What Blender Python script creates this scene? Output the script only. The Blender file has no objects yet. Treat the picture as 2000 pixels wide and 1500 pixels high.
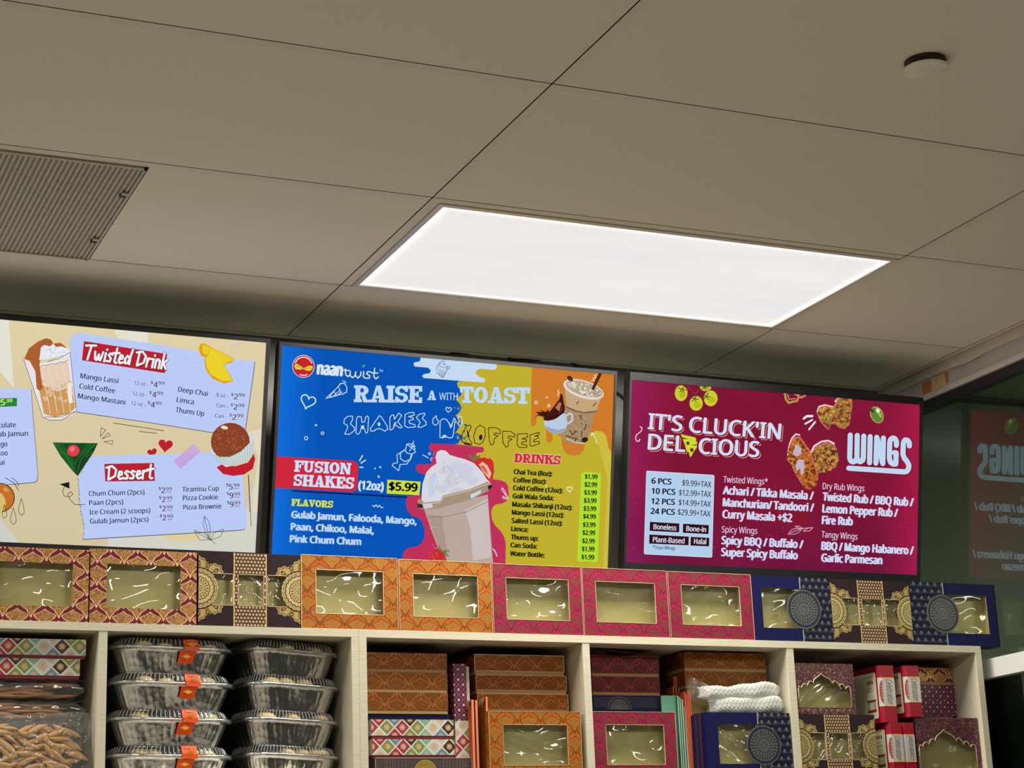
import bpy, bmesh, math, random
from mathutils import Vector, Matrix
from mathutils.geometry import tessellate_polygon
SC = bpy.context.scene
COL = SC.collection
R = random.Random(7)
PI = math.pi
CEIL = 3.0

# ---------------------------------------------------------------- camera
CAM = Vector((-1.447068, -3.573825, CEIL - 1.506495))
RIGHT = Vector((0.914877, 0.396507, -0.076053)); FWD = Vector((-0.401990, 0.877140, -0.262720)); UPV = Vector((0, 0, 1))
def euler_cols(a, b, c):
    Rz = Matrix.Rotation(a, 3, 'Z'); Rx = Matrix.Rotation(b, 3, 'X'); Ry = Matrix.Rotation(c, 3, 'Y')
    return Rz @ Rx @ Ry
MC = euler_cols(-0.42455, 0.274355, 0.038929)
RIGHT, FWD, UPV = MC.col[0].copy(), MC.col[1].copy(), MC.col[2].copy()
FPX = 3744.876
cd = bpy.data.cameras.new('camera'); cam = bpy.data.objects.new('camera', cd); COL.objects.link(cam)
mw = Matrix((RIGHT, UPV, -FWD)).transposed().to_4x4(); mw.translation = CAM
cam.matrix_world = mw
cd.sensor_width = 36.0; cd.lens = FPX * 36.0 / 2000.0; cd.clip_start = 0.05; cd.clip_end = 60
SC.camera = cam
# ---------------------------------------------------------------- light and exposure
w = bpy.data.worlds.new('room_air'); SC.world = w; w.use_nodes = True
w.node_tree.nodes['Background'].inputs[0].default_value = (0.5, 0.5, 0.48, 1)
w.node_tree.nodes['Background'].inputs[1].default_value = 0.02
SC.view_settings.view_transform = 'Standard'; SC.view_settings.look = 'None'
SC.view_settings.exposure = 0.0; SC.view_settings.gamma = 1.0; SC.view_settings.use_curve_mapping = False
SC.cycles.use_denoising = True
SC.cycles.max_bounces = 8; SC.cycles.transparent_max_bounces = 12
SC.cycles.diffuse_bounces = 5; SC.cycles.glossy_bounces = 4
SC.cycles.sample_clamp_indirect = 4.0
SC.cycles.caustics_reflective = False; SC.cycles.caustics_refractive = False
PANEL_SEEN = 0.95      # brightness of a lit diffuser
LAMP_W = 37.0          # watts given off by each ceiling panel

# ---------------------------------------------------------------- measuring helpers (points of the photograph on real planes)
def ray(px, py):
    return RIGHT * ((px - 1000) / FPX) + FWD - UPV * ((py - 750) / FPX)
def at(px, py, Y):
    d = ray(px, py); t = (Y - CAM.y) / d.y; return CAM + d * t
def at_x(px, py, X):
    d = ray(px, py); t = (X - CAM.x) / d.x; return CAM + d * t
def at_z(px, py, Z):
    d = ray(px, py); t = (Z - CAM.z) / d.z; return CAM + d * t

# ---------------------------------------------------------------- colours and node helpers
def lin(c):
    c = c / 255.0
    return c / 12.92 if c <= 0.04045 else ((c + 0.055) / 1.055) ** 2.4
def C(r, g, b): return (lin(r), lin(g), lin(b), 1.0)
class S:
    """a node socket with arithmetic"""
    def __init__(s, nt, k): s.nt = nt; s.k = k
    def op(s, o, b=None, c=None):
        n = s.nt.nodes.new('ShaderNodeMath'); n.operation = o
        for i, v in enumerate((s, b, c)):
            if v is None: continue
            if isinstance(v, S): s.nt.links.new(v.k, n.inputs[i])
            else: n.inputs[i].default_value = v
        return S(s.nt, n.outputs[0])
    def __add__(s, b): return s.op('ADD', b)
    __radd__ = __add__
    def __sub__(s, b): return s.op('SUBTRACT', b)
    def __rsub__(s, b): return s.op('MULTIPLY', -1.0).op('ADD', b)
    def __mul__(s, b): return s.op('MULTIPLY', b)
    __rmul__ = __mul__
    def __truediv__(s, b): return s.op('DIVIDE', b)
    def sin(s): return s.op('SINE')
    def cos(s): return s.op('COSINE')
    def abs(s): return s.op('ABSOLUTE')
    def floor(s): return s.op('FLOOR')
    def fr(s): return s.op('FRACT')
    def lt(s, b): return s.op('LESS_THAN', b)
    def gt(s, b): return s.op('GREATER_THAN', b)
    def mn(s, b): return s.op('MINIMUM', b)
    def mx(s, b): return s.op('MAXIMUM', b)
    def sq(s): return s.op('SQRT')
    def at2(s, b): return s.op('ARCTAN2', b)
    def between(s, a, b): return s.gt(a) * s.lt(b)
def mix(nt, f, a, b):
    n = nt.nodes.new('ShaderNodeMix'); n.data_type = 'RGBA'
    for i, v in ((0, f), (6, a), (7, b)):
        if isinstance(v, S): nt.links.new(v.k, n.inputs[i])
        else: n.inputs[i].default_value = v
    return S(nt, n.outputs[2])
def mat(name, col=(0.8, 0.8, 0.8, 1), rough=0.5, metal=0.0, spec=0.5, emit=None, es=1.0, coat=0.0):
    m = bpy.data.materials.new(name); m.use_nodes = True
    b = m.node_tree.nodes['Principled BSDF']
    b.inputs['Base Color'].default_value = col; b.inputs['Roughness'].default_value = rough
    b.inputs['Metallic'].default_value = metal; b.inputs['Specular IOR Level'].default_value = spec
    b.inputs['Coat Weight'].default_value = coat
    if emit: b.inputs['Emission Color'].default_value = emit; b.inputs['Emission Strength'].default_value = es
    return m
def nodes(m):
    nt = m.node_tree; return nt, nt.nodes['Principled BSDF']
def uv(nt):
    n = nt.nodes.new('ShaderNodeUVMap'); n.uv_map = 'UVMap'
    s = nt.nodes.new('ShaderNodeSeparateXYZ'); nt.links.new(n.outputs[0], s.inputs[0])
    return S(nt, s.outputs[0]), S(nt, s.outputs[1])
def objco(nt):
    n = nt.nodes.new('ShaderNodeTexCoord'); return n.outputs['Object']
def noise(nt, scale, vec=None, detail=2.0, rough=0.5):
    n = nt.nodes.new('ShaderNodeTexNoise'); n.inputs['Scale'].default_value = scale
    n.inputs['Detail'].default_value = detail; n.inputs['Roughness'].default_value = rough
    if vec is not None: nt.links.new(vec, n.inputs['Vector'])
    return S(nt, n.outputs['Fac'])
def vec(nt, x, y, z=0.0):
    n = nt.nodes.new('ShaderNodeCombineXYZ')
    for i, v in enumerate((x, y, z)):
        if isinstance(v, S): nt.links.new(v.k, n.inputs[i])
        else: n.inputs[i].default_value = v
    return n.outputs[0]
def setin(nt, b, key, s): nt.links.new(s.k, b.inputs[key])
def sheet_fresnel(nt, fz):
    """Fresnel for thin sheets: the inner side of a face only reflects a little"""
    g = nt.nodes.new('ShaderNodeNewGeometry'); bf = S(nt, g.outputs['Backfacing'])
    return (1.0 - bf) * S(nt, fz.outputs[0]) + bf * 0.05
def bump(nt, b, h, strength=0.3, dist=0.002):
    n = nt.nodes.new('ShaderNodeBump'); n.inputs['Strength'].default_value = strength; n.inputs['Distance'].default_value = dist
    nt.links.new(h.k, n.inputs['Height']); nt.links.new(n.outputs[0], b.inputs['Normal'])

# ---------------------------------------------------------------- mesh helpers
class MB:
    """collects faces; build() links them as ONE mesh object"""
    def __init__(s): s.v = []; s.f = []; s.m = []; s.u = []; s.sm = []
    def quad(s, pts, mi=0, uvs=None, smooth=False):
        k = len(s.v); s.v += [tuple(p) for p in pts]; s.f.append(tuple(range(k, k + len(pts)))); s.m.append(mi)
        s.u.append(uvs or [(0, 0)] * len(pts)); s.sm.append(smooth)
    def box(s, x0, x1, y0, y1, z0, z1, mi=0, mis=None):
        """mis: {'f','b','l','r','t','d'} -> material"""
        g = lambda k: (mis or {}).get(k, mi)
        dx, dy, dz = x1 - x0, y1 - y0, z1 - z0
        s.quad([(x0, y0, z0), (x1, y0, z0), (x1, y0, z1), (x0, y0, z1)], g('f'), [(0, 0), (dx, 0), (dx, dz), (0, dz)])
        s.quad([(x1, y1, z0), (x0, y1, z0), (x0, y1, z1), (x1, y1, z1)], g('b'), [(0, 0), (dx, 0), (dx, dz), (0, dz)])
        s.quad([(x0, y1, z0), (x0, y0, z0), (x0, y0, z1), (x0, y1, z1)], g('l'), [(0, 0), (dy, 0), (dy, dz), (0, dz)])
        s.quad([(x1, y0, z0), (x1, y1, z0), (x1, y1, z1), (x1, y0, z1)], g('r'), [(0, 0), (dy, 0), (dy, dz), (0, dz)])
        s.quad([(x0, y0, z1), (x1, y0, z1), (x1, y1, z1), (x0, y1, z1)], g('t'), [(0, 0), (dx, 0), (dx, dy), (0, dy)])
        s.quad([(x0, y1, z0), (x1, y1, z0), (x1, y0, z0), (x0, y0, z0)], g('d'), [(0, 0), (dx, 0), (dx, dy), (0, dy)])
    def tube(s, pts, r, n=8, mi=0):
        P = [Vector(p) for p in pts]; rings = []
        for i, p in enumerate(P):
            t = (P[min(i + 1, len(P) - 1)] - P[max(i - 1, 0)]).normalized()
            a = Vector((0, 0, 1)) if abs(t.z) < 0.9 else Vector((1, 0, 0))
            e1 = t.cross(a).normalized(); e2 = t.cross(e1)
            rr = r[i] if isinstance(r, (list, tuple)) else r
            rings.append([p + (e1 * math.cos(2 * PI * k / n) + e2 * math.sin(2 * PI * k / n)) * rr for k in range(n)])
        s.loft(rings, mi=mi, cap=True)
    def loft(s, rings, mi=0, cap=False, smooth=True, closed=True):
        k0 = len(s.v); n = len(rings[0])
        for r_ in rings: s.v += [tuple(p) for p in r_]
        for i in range(len(rings) - 1):
            for j in range(n if closed else n - 1):
                a, b = k0 + i * n + j, k0 + i * n + (j + 1) % n
                s.f.append((a, b, b + n, a + n)); s.m.append(mi); s.u.append([(j / n, i), ((j + 1) / n, i), ((j + 1) / n, i + 1), (j / n, i + 1)]); s.sm.append(smooth)
        if cap:
            for e in (0, len(rings) - 1):
                f = [k0 + e * n + j for j in range(n)]
                s.f.append(tuple(f if e else f[::-1])); s.m.append(mi); s.u.append([(0, 0)] * n); s.sm.append(False)
    def grid(s, fn, nu, nv, mi=0, smooth=True, uvfn=None):
        k0 = len(s.v)
        for j in range(nv + 1):
            for i in range(nu + 1): s.v.append(tuple(fn(i / nu, j / nv)))
        for j in range(nv):
            for i in range(nu):
                a = k0 + j * (nu + 1) + i
                s.f.append((a, a + 1, a + nu + 2, a + nu + 1)); s.m.append(mi); s.sm.append(smooth)
                q = [(i / nu, j / nv), ((i + 1) / nu, j / nv), ((i + 1) / nu, (j + 1) / nv), (i / nu, (j + 1) / nv)]
                s.u.append([uvfn(*a_) for a_ in q] if uvfn else q)
    def poly(s, loops, fn, mi=0, uvfn=None):
        """fill a 2-D outline with holes; fn maps (u,v) to 3-D"""
        L = [[Vector((p[0], p[1], 0)) for p in l] for l in loops]
        flat = [p for l in L for p in l]
        k0 = len(s.v); s.v += [tuple(fn(p.x, p.y)) for p in flat]
        for t in tessellate_polygon(L):
            a, b, c = (flat[i] for i in t)
            if (b.x - a.x) * (c.y - a.y) - (b.y - a.y) * (c.x - a.x) < 0: t = (t[0], t[2], t[1])
            s.f.append(tuple(k0 + i for i in t)); s.m.append(mi); s.sm.append(False)
            s.u.append([(uvfn or (lambda x, y: (x, y)))(flat[i].x, flat[i].y) for i in t])
    def build(s, name, mats, parent=None, loc=None, bev=0.0):
        me = bpy.data.meshes.new(name)
        o_ = Vector(loc) if loc is not None else (parent.matrix_world.translation if parent else Vector((0, 0, 0)))
        me.from_pydata([tuple(Vector(p) - o_) for p in s.v], [], s.f)
        mats = mats if isinstance(mats, (list, tuple)) else [mats]
        for m in mats: me.materials.append(m)
        me.polygons.foreach_set('material_index', s.m); me.polygons.foreach_set('use_smooth', s.sm)
        ul = me.uv_layers.new(name='UVMap'); fl = [c for f in s.u for q in f for c in q]
        ul.data.foreach_set('uv', fl); me.update()
        o = bpy.data.objects.new(name, me); COL.objects.link(o)
        if parent: o.parent = parent
        elif loc is not None: o.location = loc; bpy.context.view_layer.update()
        if bev:
            md = o.modifiers.new('edge', 'BEVEL'); md.width = bev; md.segments = 2; md.limit_method = 'ANGLE'
        return o
def tag(o, label=None, cat=None, group=None, kind=None):
    if label: o['label'] = label
    if cat: o['category'] = cat
    if group: o['group'] = group
    if kind: o['kind'] = kind
    return o
def thing(name, label, cat, loc=(0, 0, 0), group=None):
    o = bpy.data.objects.new(name, None); COL.objects.link(o); o.location = loc; o.empty_display_size = 0.05
    o.matrix_world = Matrix.Translation(loc)
    return tag(o, label, cat, group)
def struct(name, mb, m): return tag(mb.build(name, m), kind='structure')
def copy_tree(root, loc, rz=0.0, label=None, group=None):
    def cp(o, par):
        c = o.copy(); COL.objects.link(c)
        if par: c.parent = par
        for ch in o.children: cp(ch, c)
        return c
    r = cp(root, None); r.location = loc; r.rotation_euler = (0, 0, rz)
    if label: r['label'] = label
    if group: r['group'] = group
    return r
# ================================================================ materials of the room
T = 0.6096
YW = 1.065; XG = 1.86
def speckle(m, sc, amt, base, rough_b=None):
    nt, b = nodes(m); n = noise(nt, sc, objco(nt), 3.0)
    k = (n - 0.5) * amt + 1.0
    mm = nt.nodes.new('ShaderNodeMix'); mm.data_type = 'RGBA'; mm.blend_type = 'MULTIPLY'; mm.inputs[0].default_value = 1.0
    mm.inputs[6].default_value = base; nt.links.new(k.k, mm.inputs[7]); nt.links.new(mm.outputs[2], b.inputs['Base Color'])
    return m
M_TILE = speckle(mat('ceiling_tile_white', rough=0.9, spec=0.2), 60, 0.06, (0.81, 0.79, 0.69, 1))
M_GRID = mat('ceiling_grid_white', (0.77, 0.75, 0.66, 1), 0.6, spec=0.3)
M_VOID = mat('ceiling_void', (0.05, 0.045, 0.04, 1), 0.9)
M_WALL = speckle(mat('grey_wall_panel', rough=0.42, metal=0.35), 420, 0.5, (0.20, 0.205, 0.197, 1))
M_PAINT = mat('pale_wall_paint', (0.20, 0.19, 0.18, 1), 0.8)
M_FLOOR = speckle(mat('beige_floor_tile', rough=0.45), 8, 0.2, (0.46, 0.43, 0.36, 1))
M_DARKROOM = mat('dark_green_wall', (0.36, 0.41, 0.33, 1), 0.8)
M_ALU = mat('white_aluminium', (0.70, 0.70, 0.68, 1), 0.4)
M_HEAD = speckle(mat('header_paint', rough=0.7), 25, 0.3, (0.42, 0.38, 0.36, 1))
M_HEADTOP = speckle(mat('header_filler', rough=0.8), 30, 0.3, (0.62, 0.57, 0.49, 1))
M_BLACK = mat('black_rubber', (0.006, 0.007, 0.009, 1), 0.5)

# ================================================================ ceiling: lay-in tiles on a flush grid
GAP = 0.003; BAR = 0.024
XE, YE = 1.835, 1.040            # edges of the tile field
lights = [(0, 0), (0, -4), (-2, -4), (-2, 0)]
light_cells = set(lights)
cm = MB()
cols = list(range(-4, 2)); rows_ = list(range(-12, 2))
for i in cols:
    for j in rows_:
        x0, x1 = i * 2 * T, (i + 1) * 2 * T; y0, y1 = j * T, (j + 1) * T
        x1 = min(x1, XE + GAP); y1 = min(y1, YE + GAP)
        if x1 - x0 < 0.05 or y1 - y0 < 0.05: continue
        last_x = x1 < (i + 1) * 2 * T; last_y = y1 < (j + 1) * T
        # flush T-bars along the near and the left edge of every cell
        cm.quad([(x0, y0, CEIL), (x0, y0 + BAR, CEIL), (x1 - GAP, y0 + BAR, CEIL), (x1 - GAP, y0, CEIL)], 1)
        cm.quad([(x0, y0 + BAR, CEIL), (x0, y1 - GAP, CEIL), (x0 + BAR, y1 - GAP, CEIL), (x0 + BAR, y0 + BAR, CEIL)], 1)
        if (i, j) in light_cells: continue
        if (i, j) == (-1, 0):                # the left half of this cell holds the vent
            x0v = -T
            cm.quad([(x0v, y0 + BAR, CEIL), (x0v, y1 - GAP, CEIL), (x1 - GAP, y1 - GAP, CEIL), (x1 - GAP, y0 + BAR, CEIL)], 0)
            continue
        cm.quad([(x0 + BAR, y0 + BAR, CEIL), (x0 + BAR, y1 - GAP, CEIL), (x1 - GAP, y1 - GAP, CEIL), (x1 - GAP, y0 + BAR, CEIL)], 0)
# wall angles round the field, and the closed void above it
cm.quad([(-5, YE + GAP, CEIL), (-5, YW, CEIL), (XG, YW, CEIL), (XG, YE + GAP, CEIL)], 1)
cm.quad([(XE + GAP, -7.4, CEIL), (XE + GAP, YE + GAP, CEIL), (XG, YE + GAP, CEIL), (XG, -7.4, CEIL)], 1)
cm.box(-5, 4.6, -7.6, 1.4, CEIL + 0.012, CEIL + 0.05, 2)
for (a0, a1) in ((-5, XE), ):
    pass
struct('ceiling', cm, [M_TILE, M_GRID, M_VOID])
fm = MB(); fm.box(-5, 4.6, -7.6, 1.4, -0.05, 0.0); struct('floor', fm, M_FLOOR)
wm = MB(); wm.box(-5, 4.6, YW, YW + 0.12, 0, CEIL + 0.01); struct('wall_back', wm, M_WALL)
wm = MB(); wm.box(-5.1, -4.9, -7.6, YW, 0, CEIL + 0.01); struct('wall_left', wm, M_PAINT)
wm = MB(); wm.box(-5, 4.6, -7.6, -7.45, 0, CEIL + 0.01); struct('wall_front', wm, M_PAINT)
wm = MB(); wm.box(4.5, 4.6, -7.45, YW, 0, CEIL); wm.box(XG + 0.06, 4.5, -7.45, YW - 0.001, CEIL + 0.011, CEIL + 0.0115); wm.box(XG + 0.06, 4.5, YW - 0.02, YW - 0.002, 0.001, CEIL - 0.02)
struct('wall_right', wm, M_DARKROOM)

# ---- glass partition on the right: header, gasket, pane, rail
hm = MB()
hm.box(XG - 0.004, XG + 0.06, -7.4, YW - 0.002, CEIL - 0.031, CEIL - 0.0005, 0)
def wavy(u, v):
    y = -7.4 + u * (YW - 0.002 + 7.4)
    return (XG - 0.006, y, CEIL - 0.001 - v * (0.030 + 0.004 * math.sin(y * 13) + 0.003 * math.sin(y * 31 + 1)))
hm.grid(lambda u, v: wavy(1 - u, 1 - v), 160, 1, 0)
hm.box(XG, XG + 0.06, -7.4, YW - 0.002, CEIL - 0.078, CEIL - 0.031, 1)
struct('trim_1', hm, [M_HEADTOP, M_HEAD])
hm = MB(); hm.box(XG - 0.012, XG + 0.05, -7.4, YW - 0.002, CEIL - 0.094, CEIL - 0.078); struct('trim_2', hm, M_HEAD)
hm = MB(); hm.box(XG - 0.002, XG + 0.03, -7.4, YW - 0.002, CEIL - 0.120, CEIL - 0.094); struct('trim_3', hm, M_BLACK)
hm = MB(); hm.box(XG - 0.022, XG + 0.03, -7.4, YW - 0.002, CEIL - 0.917, CEIL - 0.866); struct('trim_4', hm, M_ALU)
hm = MB(); hm.box(XG + 0.012, XG + 0.03, -7.4, YW - 0.004, 0.001, CEIL - 0.917); struct('added_shade_panel', hm, mat('painted_rail_shade', (0.012, 0.015, 0.012, 1), 0.25))  # dark sheet added below the rail to stand in for deep shade
M_PANE = bpy.data.materials.new('dark_tinted_glass'); M_PANE.use_nodes = True
nt = M_PANE.node_tree; nt.nodes.clear()
o_ = nt.nodes.new('ShaderNodeOutputMaterial'); mx = nt.nodes.new('ShaderNodeMixShader')
tr = nt.nodes.new('ShaderNodeBsdfTransparent'); tr.inputs[0].default_value = (0.66, 0.72, 0.67, 1)
gl = nt.nodes.new('ShaderNodeBsdfGlossy'); gl.inputs['Roughness'].default_value = 0.012; gl.inputs['Color'].default_value = (0.9, 1, 0.93, 1)
fr = nt.nodes.new('ShaderNodeFresnel'); fr.inputs[0].default_value = 1.75
nt.links.new(sheet_fresnel(nt, fr).k, mx.inputs[0]); nt.links.new(tr.outputs[0], mx.inputs[1]); nt.links.new(gl.outputs[0], mx.inputs[2]); nt.links.new(mx.outputs[0], o_.inputs[0])
gm = MB(); gm.box(XG, XG + 0.006, -7.4, YW - 0.003, 0.001, CEIL - 0.1)
struct('window_1', gm, M_PANE)

# ================================================================ ceiling things
M_LFRAME = mat('light_frame', (0.72, 0.68, 0.58, 1), 0.35, metal=0.2)
def lamp_mat(name, strength, cloudy):
    m = bpy.data.materials.new(name); m.use_nodes = True; nt = m.node_tree; nt.nodes.clear()
    o = nt.nodes.new('ShaderNodeOutputMaterial'); e = nt.nodes.new('ShaderNodeEmission')
    e.inputs[0].default_value = (1.0, 0.955, 0.90, 1) if not cloudy else (1, 1, 1, 1); e.inputs[1].default_value = strength
    if cloudy:                                 # the diffuser is unevenly bright: a brighter rim and faint clouds
        x, y = uv(nt)
        d = x.mn(1.163 - x).mn(y.mn(0.557 - y))
        rim = (1.0 - d / 0.035).mx(0.0)
        n = noise(nt, 2.2, vec(nt, x * 1.0, y * 4.0), 3.0)
        col = mix(nt, ((n - 0.5) * 2.2 + 0.5).mx(0.0).mn(1.0), (0.86, 0.845, 0.85, 1), (0.95, 0.90, 0.855, 1))
        col = mix(nt, rim * rim, col, (1.4, 1.35, 1.3, 1)); nt.links.new(col.k, e.inputs[0])
    nt.links.new(e.outputs[0], o.inputs[0]); return m
M_SEEN = lamp_mat('lit_diffuser_dim', PANEL_SEEN, True); M_LIT = lamp_mat('lit_diffuser', PANEL_SEEN, False)
def ceiling_light(i, j, m, label, group=None, W=None):
    x0, x1, y0, y1 = i * 2 * T + BAR + 0.001, (i + 1) * 2 * T - GAP - 0.001, j * T + BAR + 0.001, (j + 1) * T - GAP - 0.001
    t = thing('ceiling_light', label, 'light', ((x0 + x1) / 2, (y0 + y1) / 2, CEIL), group)
    f = MB(); fw = 0.0135
    for (a, b, c, d) in ((x0, x1, y0, y0 + fw), (x0, x1, y1 - fw, y1), (x0, x0 + fw, y0 + fw, y1 - fw), (x1 - fw, x1, y0 + fw, y1 - fw)):
        f.box(a, b, c, d, CEIL - 0.003, CEIL + 0.010)
    f.build('frame', M_LFRAME, t)
    d = MB(); a, b, c, e = x0 + fw, x1 - fw, y0 + fw, y1 - fw
    d.quad([(a, c, CEIL), (a, e, CEIL), (b, e, CEIL), (b, c, CEIL)], 0, [(0, 0), (0, e - c), (b - a, e - c), (b - a, 0)])
    d.build('diffuser', m, t)
    al = bpy.data.lights.new('panel_lamp', 'AREA'); al.shape = 'RECTANGLE'; al.size = b - a; al.size_y = e - c; al.energy = W or LAMP_W; al.color = (1.0, 0.945, 0.84)
    ao = bpy.data.objects.new('panel_lamp', al); COL.objects.link(ao); ao.parent = t; ao.location = (0, 0, -0.006)
    return t
ceiling_light(0, 0, M_SEEN, 'lit white flat panel light set in the ceiling grid above the menu screens')
for (i, j) in lights[1:]:
    ceiling_light(i, j, M_LIT, 'bright ceiling panel light further back in the shop, behind the camera', 'ceiling lights behind the camera')

ceiling_light(2, -3, M_LIT, 'added unseen ceiling panel light brightening the back room beyond the glass partition', 'ceiling lights behind the camera', 52.0)  # unseen lamp added to brighten what shows through the glass

# ---- perforated return-air vent
M_VENT = mat('vent_grey', (0.50, 0.46, 0.39, 1), 0.6); M_VENTDARK = mat('vent_duct', (0.10, 0.09, 0.075, 1), 0.9)
vx0, vx1, vy0, vy1 = -2 * T + BAR, -T - 0.004, BAR + 0.002, T - GAP
v = thing('ceiling_vent', 'grey perforated metal air vent set flush in the ceiling', 'vent', ((vx0 + vx1) / 2, (vy0 + vy1) / 2, CEIL))
f = MB()
for (a, b, c, d) in ((vx0, vx1, vy0, vy0 + 0.008), (vx0, vx1, vy1 - 0.006, vy1), (vx0, vx0 + 0.012, vy0, vy1), (vx1 - 0.006, vx1, vy0, vy1)):
    f.box(a, b, c, d, CEIL - 0.004, CEIL + 0.008)
f.build('frame', M_VENT, v)
g = MB(); n = 52
for k in range(n):
    x = vx0 + 0.012 + (vx1 - vx0 - 0.018) * (k + 0.5) / n
    g.box(x - 0.0026, x + 0.0026, vy0 + 0.008, vy1 - 0.006, CEIL - 0.002, CEIL + 0.003)
n = 74
for k in range(n):
    y = vy0 + 0.008 + (vy1 - vy0 - 0.014) * (k + 0.5) / n
    g.box(vx0 + 0.012, vx1 - 0.006, y - 0.0021, y + 0.0021, CEIL + 0.0005, CEIL + 0.003)
g.build('grille', M_VENT, v)
g = MB(); g.quad([(vx0, vy0, CEIL + 0.008), (vx0, vy1, CEIL + 0.008), (vx1, vy1, CEIL + 0.008), (vx1, vy0, CEIL + 0.008)]); g.build('backing', M_VENTDARK, v)
for y in (0.165, 0.455):
    c = MB(); c.box(vx1 - 0.020, vx1 - 0.006, y, y + 0.012, CEIL - 0.007, CEIL - 0.003, 0); c.box(vx1 - 0.022, vx1 - 0.008, y + 0.012, y + 0.022, CEIL - 0.008, CEIL - 0.003, 1)
    c.build('clip', [M_VENT, M_BLACK], v)

# ---- concealed sprinkler cover plate hanging a little below the ceiling
M_PLATE = speckle(mat('cover_plate', rough=0.6), 120, 0.25, (0.86, 0.84, 0.74, 1)); M_CUP = mat('sprinkler_cup', (0.03, 0.02, 0.015, 1), 0.6)
sp = at_z(1808, 131, CEIL - 0.012); sx, sy = sp.x, sp.y
s_ = thing('sprinkler_cover', 'small round off-white sprinkler cover plate hanging just below the ceiling', 'sprinkler', (sx, sy, CEIL))
def disc(mb, x, y, prof, n=40, mi=0):
    mb.loft([[(x + r * math.cos(2 * PI * k / n), y + r * math.sin(2 * PI * k / n), z) for k in range(n)] for (r, z) in prof], mi)
d = MB(); RS = 0.0415
disc(d, sx, sy, [(0.001, CEIL - 0.0195), (RS * 0.9, CEIL - 0.0195), (RS, CEIL - 0.017), (RS, CEIL - 0.015), (RS * 0.95, CEIL - 0.0145), (0.001, CEIL - 0.0145)])
d.build('plate', M_PLATE, s_)
d = MB(); disc(d, sx, sy, [(RS * 0.80, CEIL - 0.0145), (RS * 0.86, CEIL - 0.008), (RS * 0.86, CEIL - 0.003), (RS * 0.93, CEIL - 0.0015), (RS * 0.93, CEIL)]); d.build('collar', M_CUP, s_)

# ---- scrap of packing tape stuck on the header
M_TAPE = mat('orange_tape', C(176, 112, 62), 0.5); M_TAPE2 = speckle(mat('worn_tape', rough=0.7), 300, 1.2, C(205, 172, 128))
a, b = at_x(1800, 740, XG - 0.002), at_x(1851, 740, XG - 0.002)
tp = MB(); zc = CEIL - 0.055
def tq(f0, f1, z0, z1, mi):
    y0 = a.y + (b.y - a.y) * f0; y1 = a.y + (b.y - a.y) * f1
    tp.box(XG - 0.0025, XG - 0.0008, min(y0, y1), max(y0, y1), z0, z1, mi)
tq(0.0, 0.36, zc - 0.020, zc + 0.016, 0); tq(0.36, 0.92, zc - 0.018, zc + 0.019, 1); tq(0.92, 1.0, zc - 0.010, zc + 0.020, 0)
t_ = tp.build('tape_scrap', [M_TAPE, M_TAPE2], loc=((XG - 0.001), (a.y + b.y) / 2, zc))
tag(t_, 'worn orange and cream tape scrap stuck on the grey header above the glass', 'tape')
# ================================================================ menu screens: three tilted displays with flat artwork on the panel
TY, TZ, TT = 0.74956, CEIL - 0.13287, 0.18957
ct, st = math.cos(TT), math.sin(TT)
def TP(x, d, n=0.0): return Vector((x, TY + d * st - n * ct, TZ - d * ct - n * st))
TN = Vector((0, -ct, -st)); TP0 = Vector((0, TY, TZ))
def px2tv(px, py):
    d = ray(px, py); t = (TP0 - CAM).dot(TN) / d.dot(TN); P = CAM + d * t
    return P.x, (TZ - P.z) / ct
def crop(x0, y0, s): return lambda x, y: (x0 + x * s, y0 + y * s)
KA, KB = crop(0, 580, .28), crop(0, 840, .27)
KC, KD, KE, KF = crop(520, 650, .19), crop(860, 690, .19), crop(520, 860, .19), crop(860, 860, .19)
KG, KH, KI, KJ = crop(1200, 700, .16), crop(1500, 700, .16), crop(1200, 900, .16), crop(1500, 900, .16)
def load_font(fn):
    try: return bpy.data.fonts.load(bpy.utils.system_resource('DATAFILES', path='fonts') + '/' + fn)
    except Exception: return None
F_SANS = load_font('NotoSansMath-Regular.woff2')
_tc = {}
CAP = [0.0]
def glyphs(s, shear=0.0):
    """triangles of a word, normalised: x 0..1 over its width, y in cap heights"""
    if not CAP[0]: CAP[0] = 1.0; CAP[0] = max(v[1] for v in glyphs('H')[0]); _tc.clear()
    key = (s, shear)
    if key in _tc: return _tc[key]
    c = bpy.data.curves.new('t', 'FONT'); c.body = s; c.shear = shear; c.resolution_u = 3; c.fill_mode = 'FRONT'
    if F_SANS: c.font = F_SANS
    o = bpy.data.objects.new('t', c); COL.objects.link(o); bpy.context.view_layer.update()
    ev = o.evaluated_get(bpy.context.evaluated_depsgraph_get()); me = ev.to_mesh()
    V = [(v.co.x, v.co.y) for v in me.vertices]; Fs = [tuple(p.vertices) for p in me.polygons]
    ev.to_mesh_clear(); bpy.data.objects.remove(o); bpy.data.curves.remove(c)
    x0 = min(v[0] for v in V); x1 = max(v[0] for v in V); cap = CAP[0]
    r = ([((x - x0) / (x1 - x0), y / cap) for x, y in V], Fs, (x1 - x0) / cap)
    _tc[key] = r; return r
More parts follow.
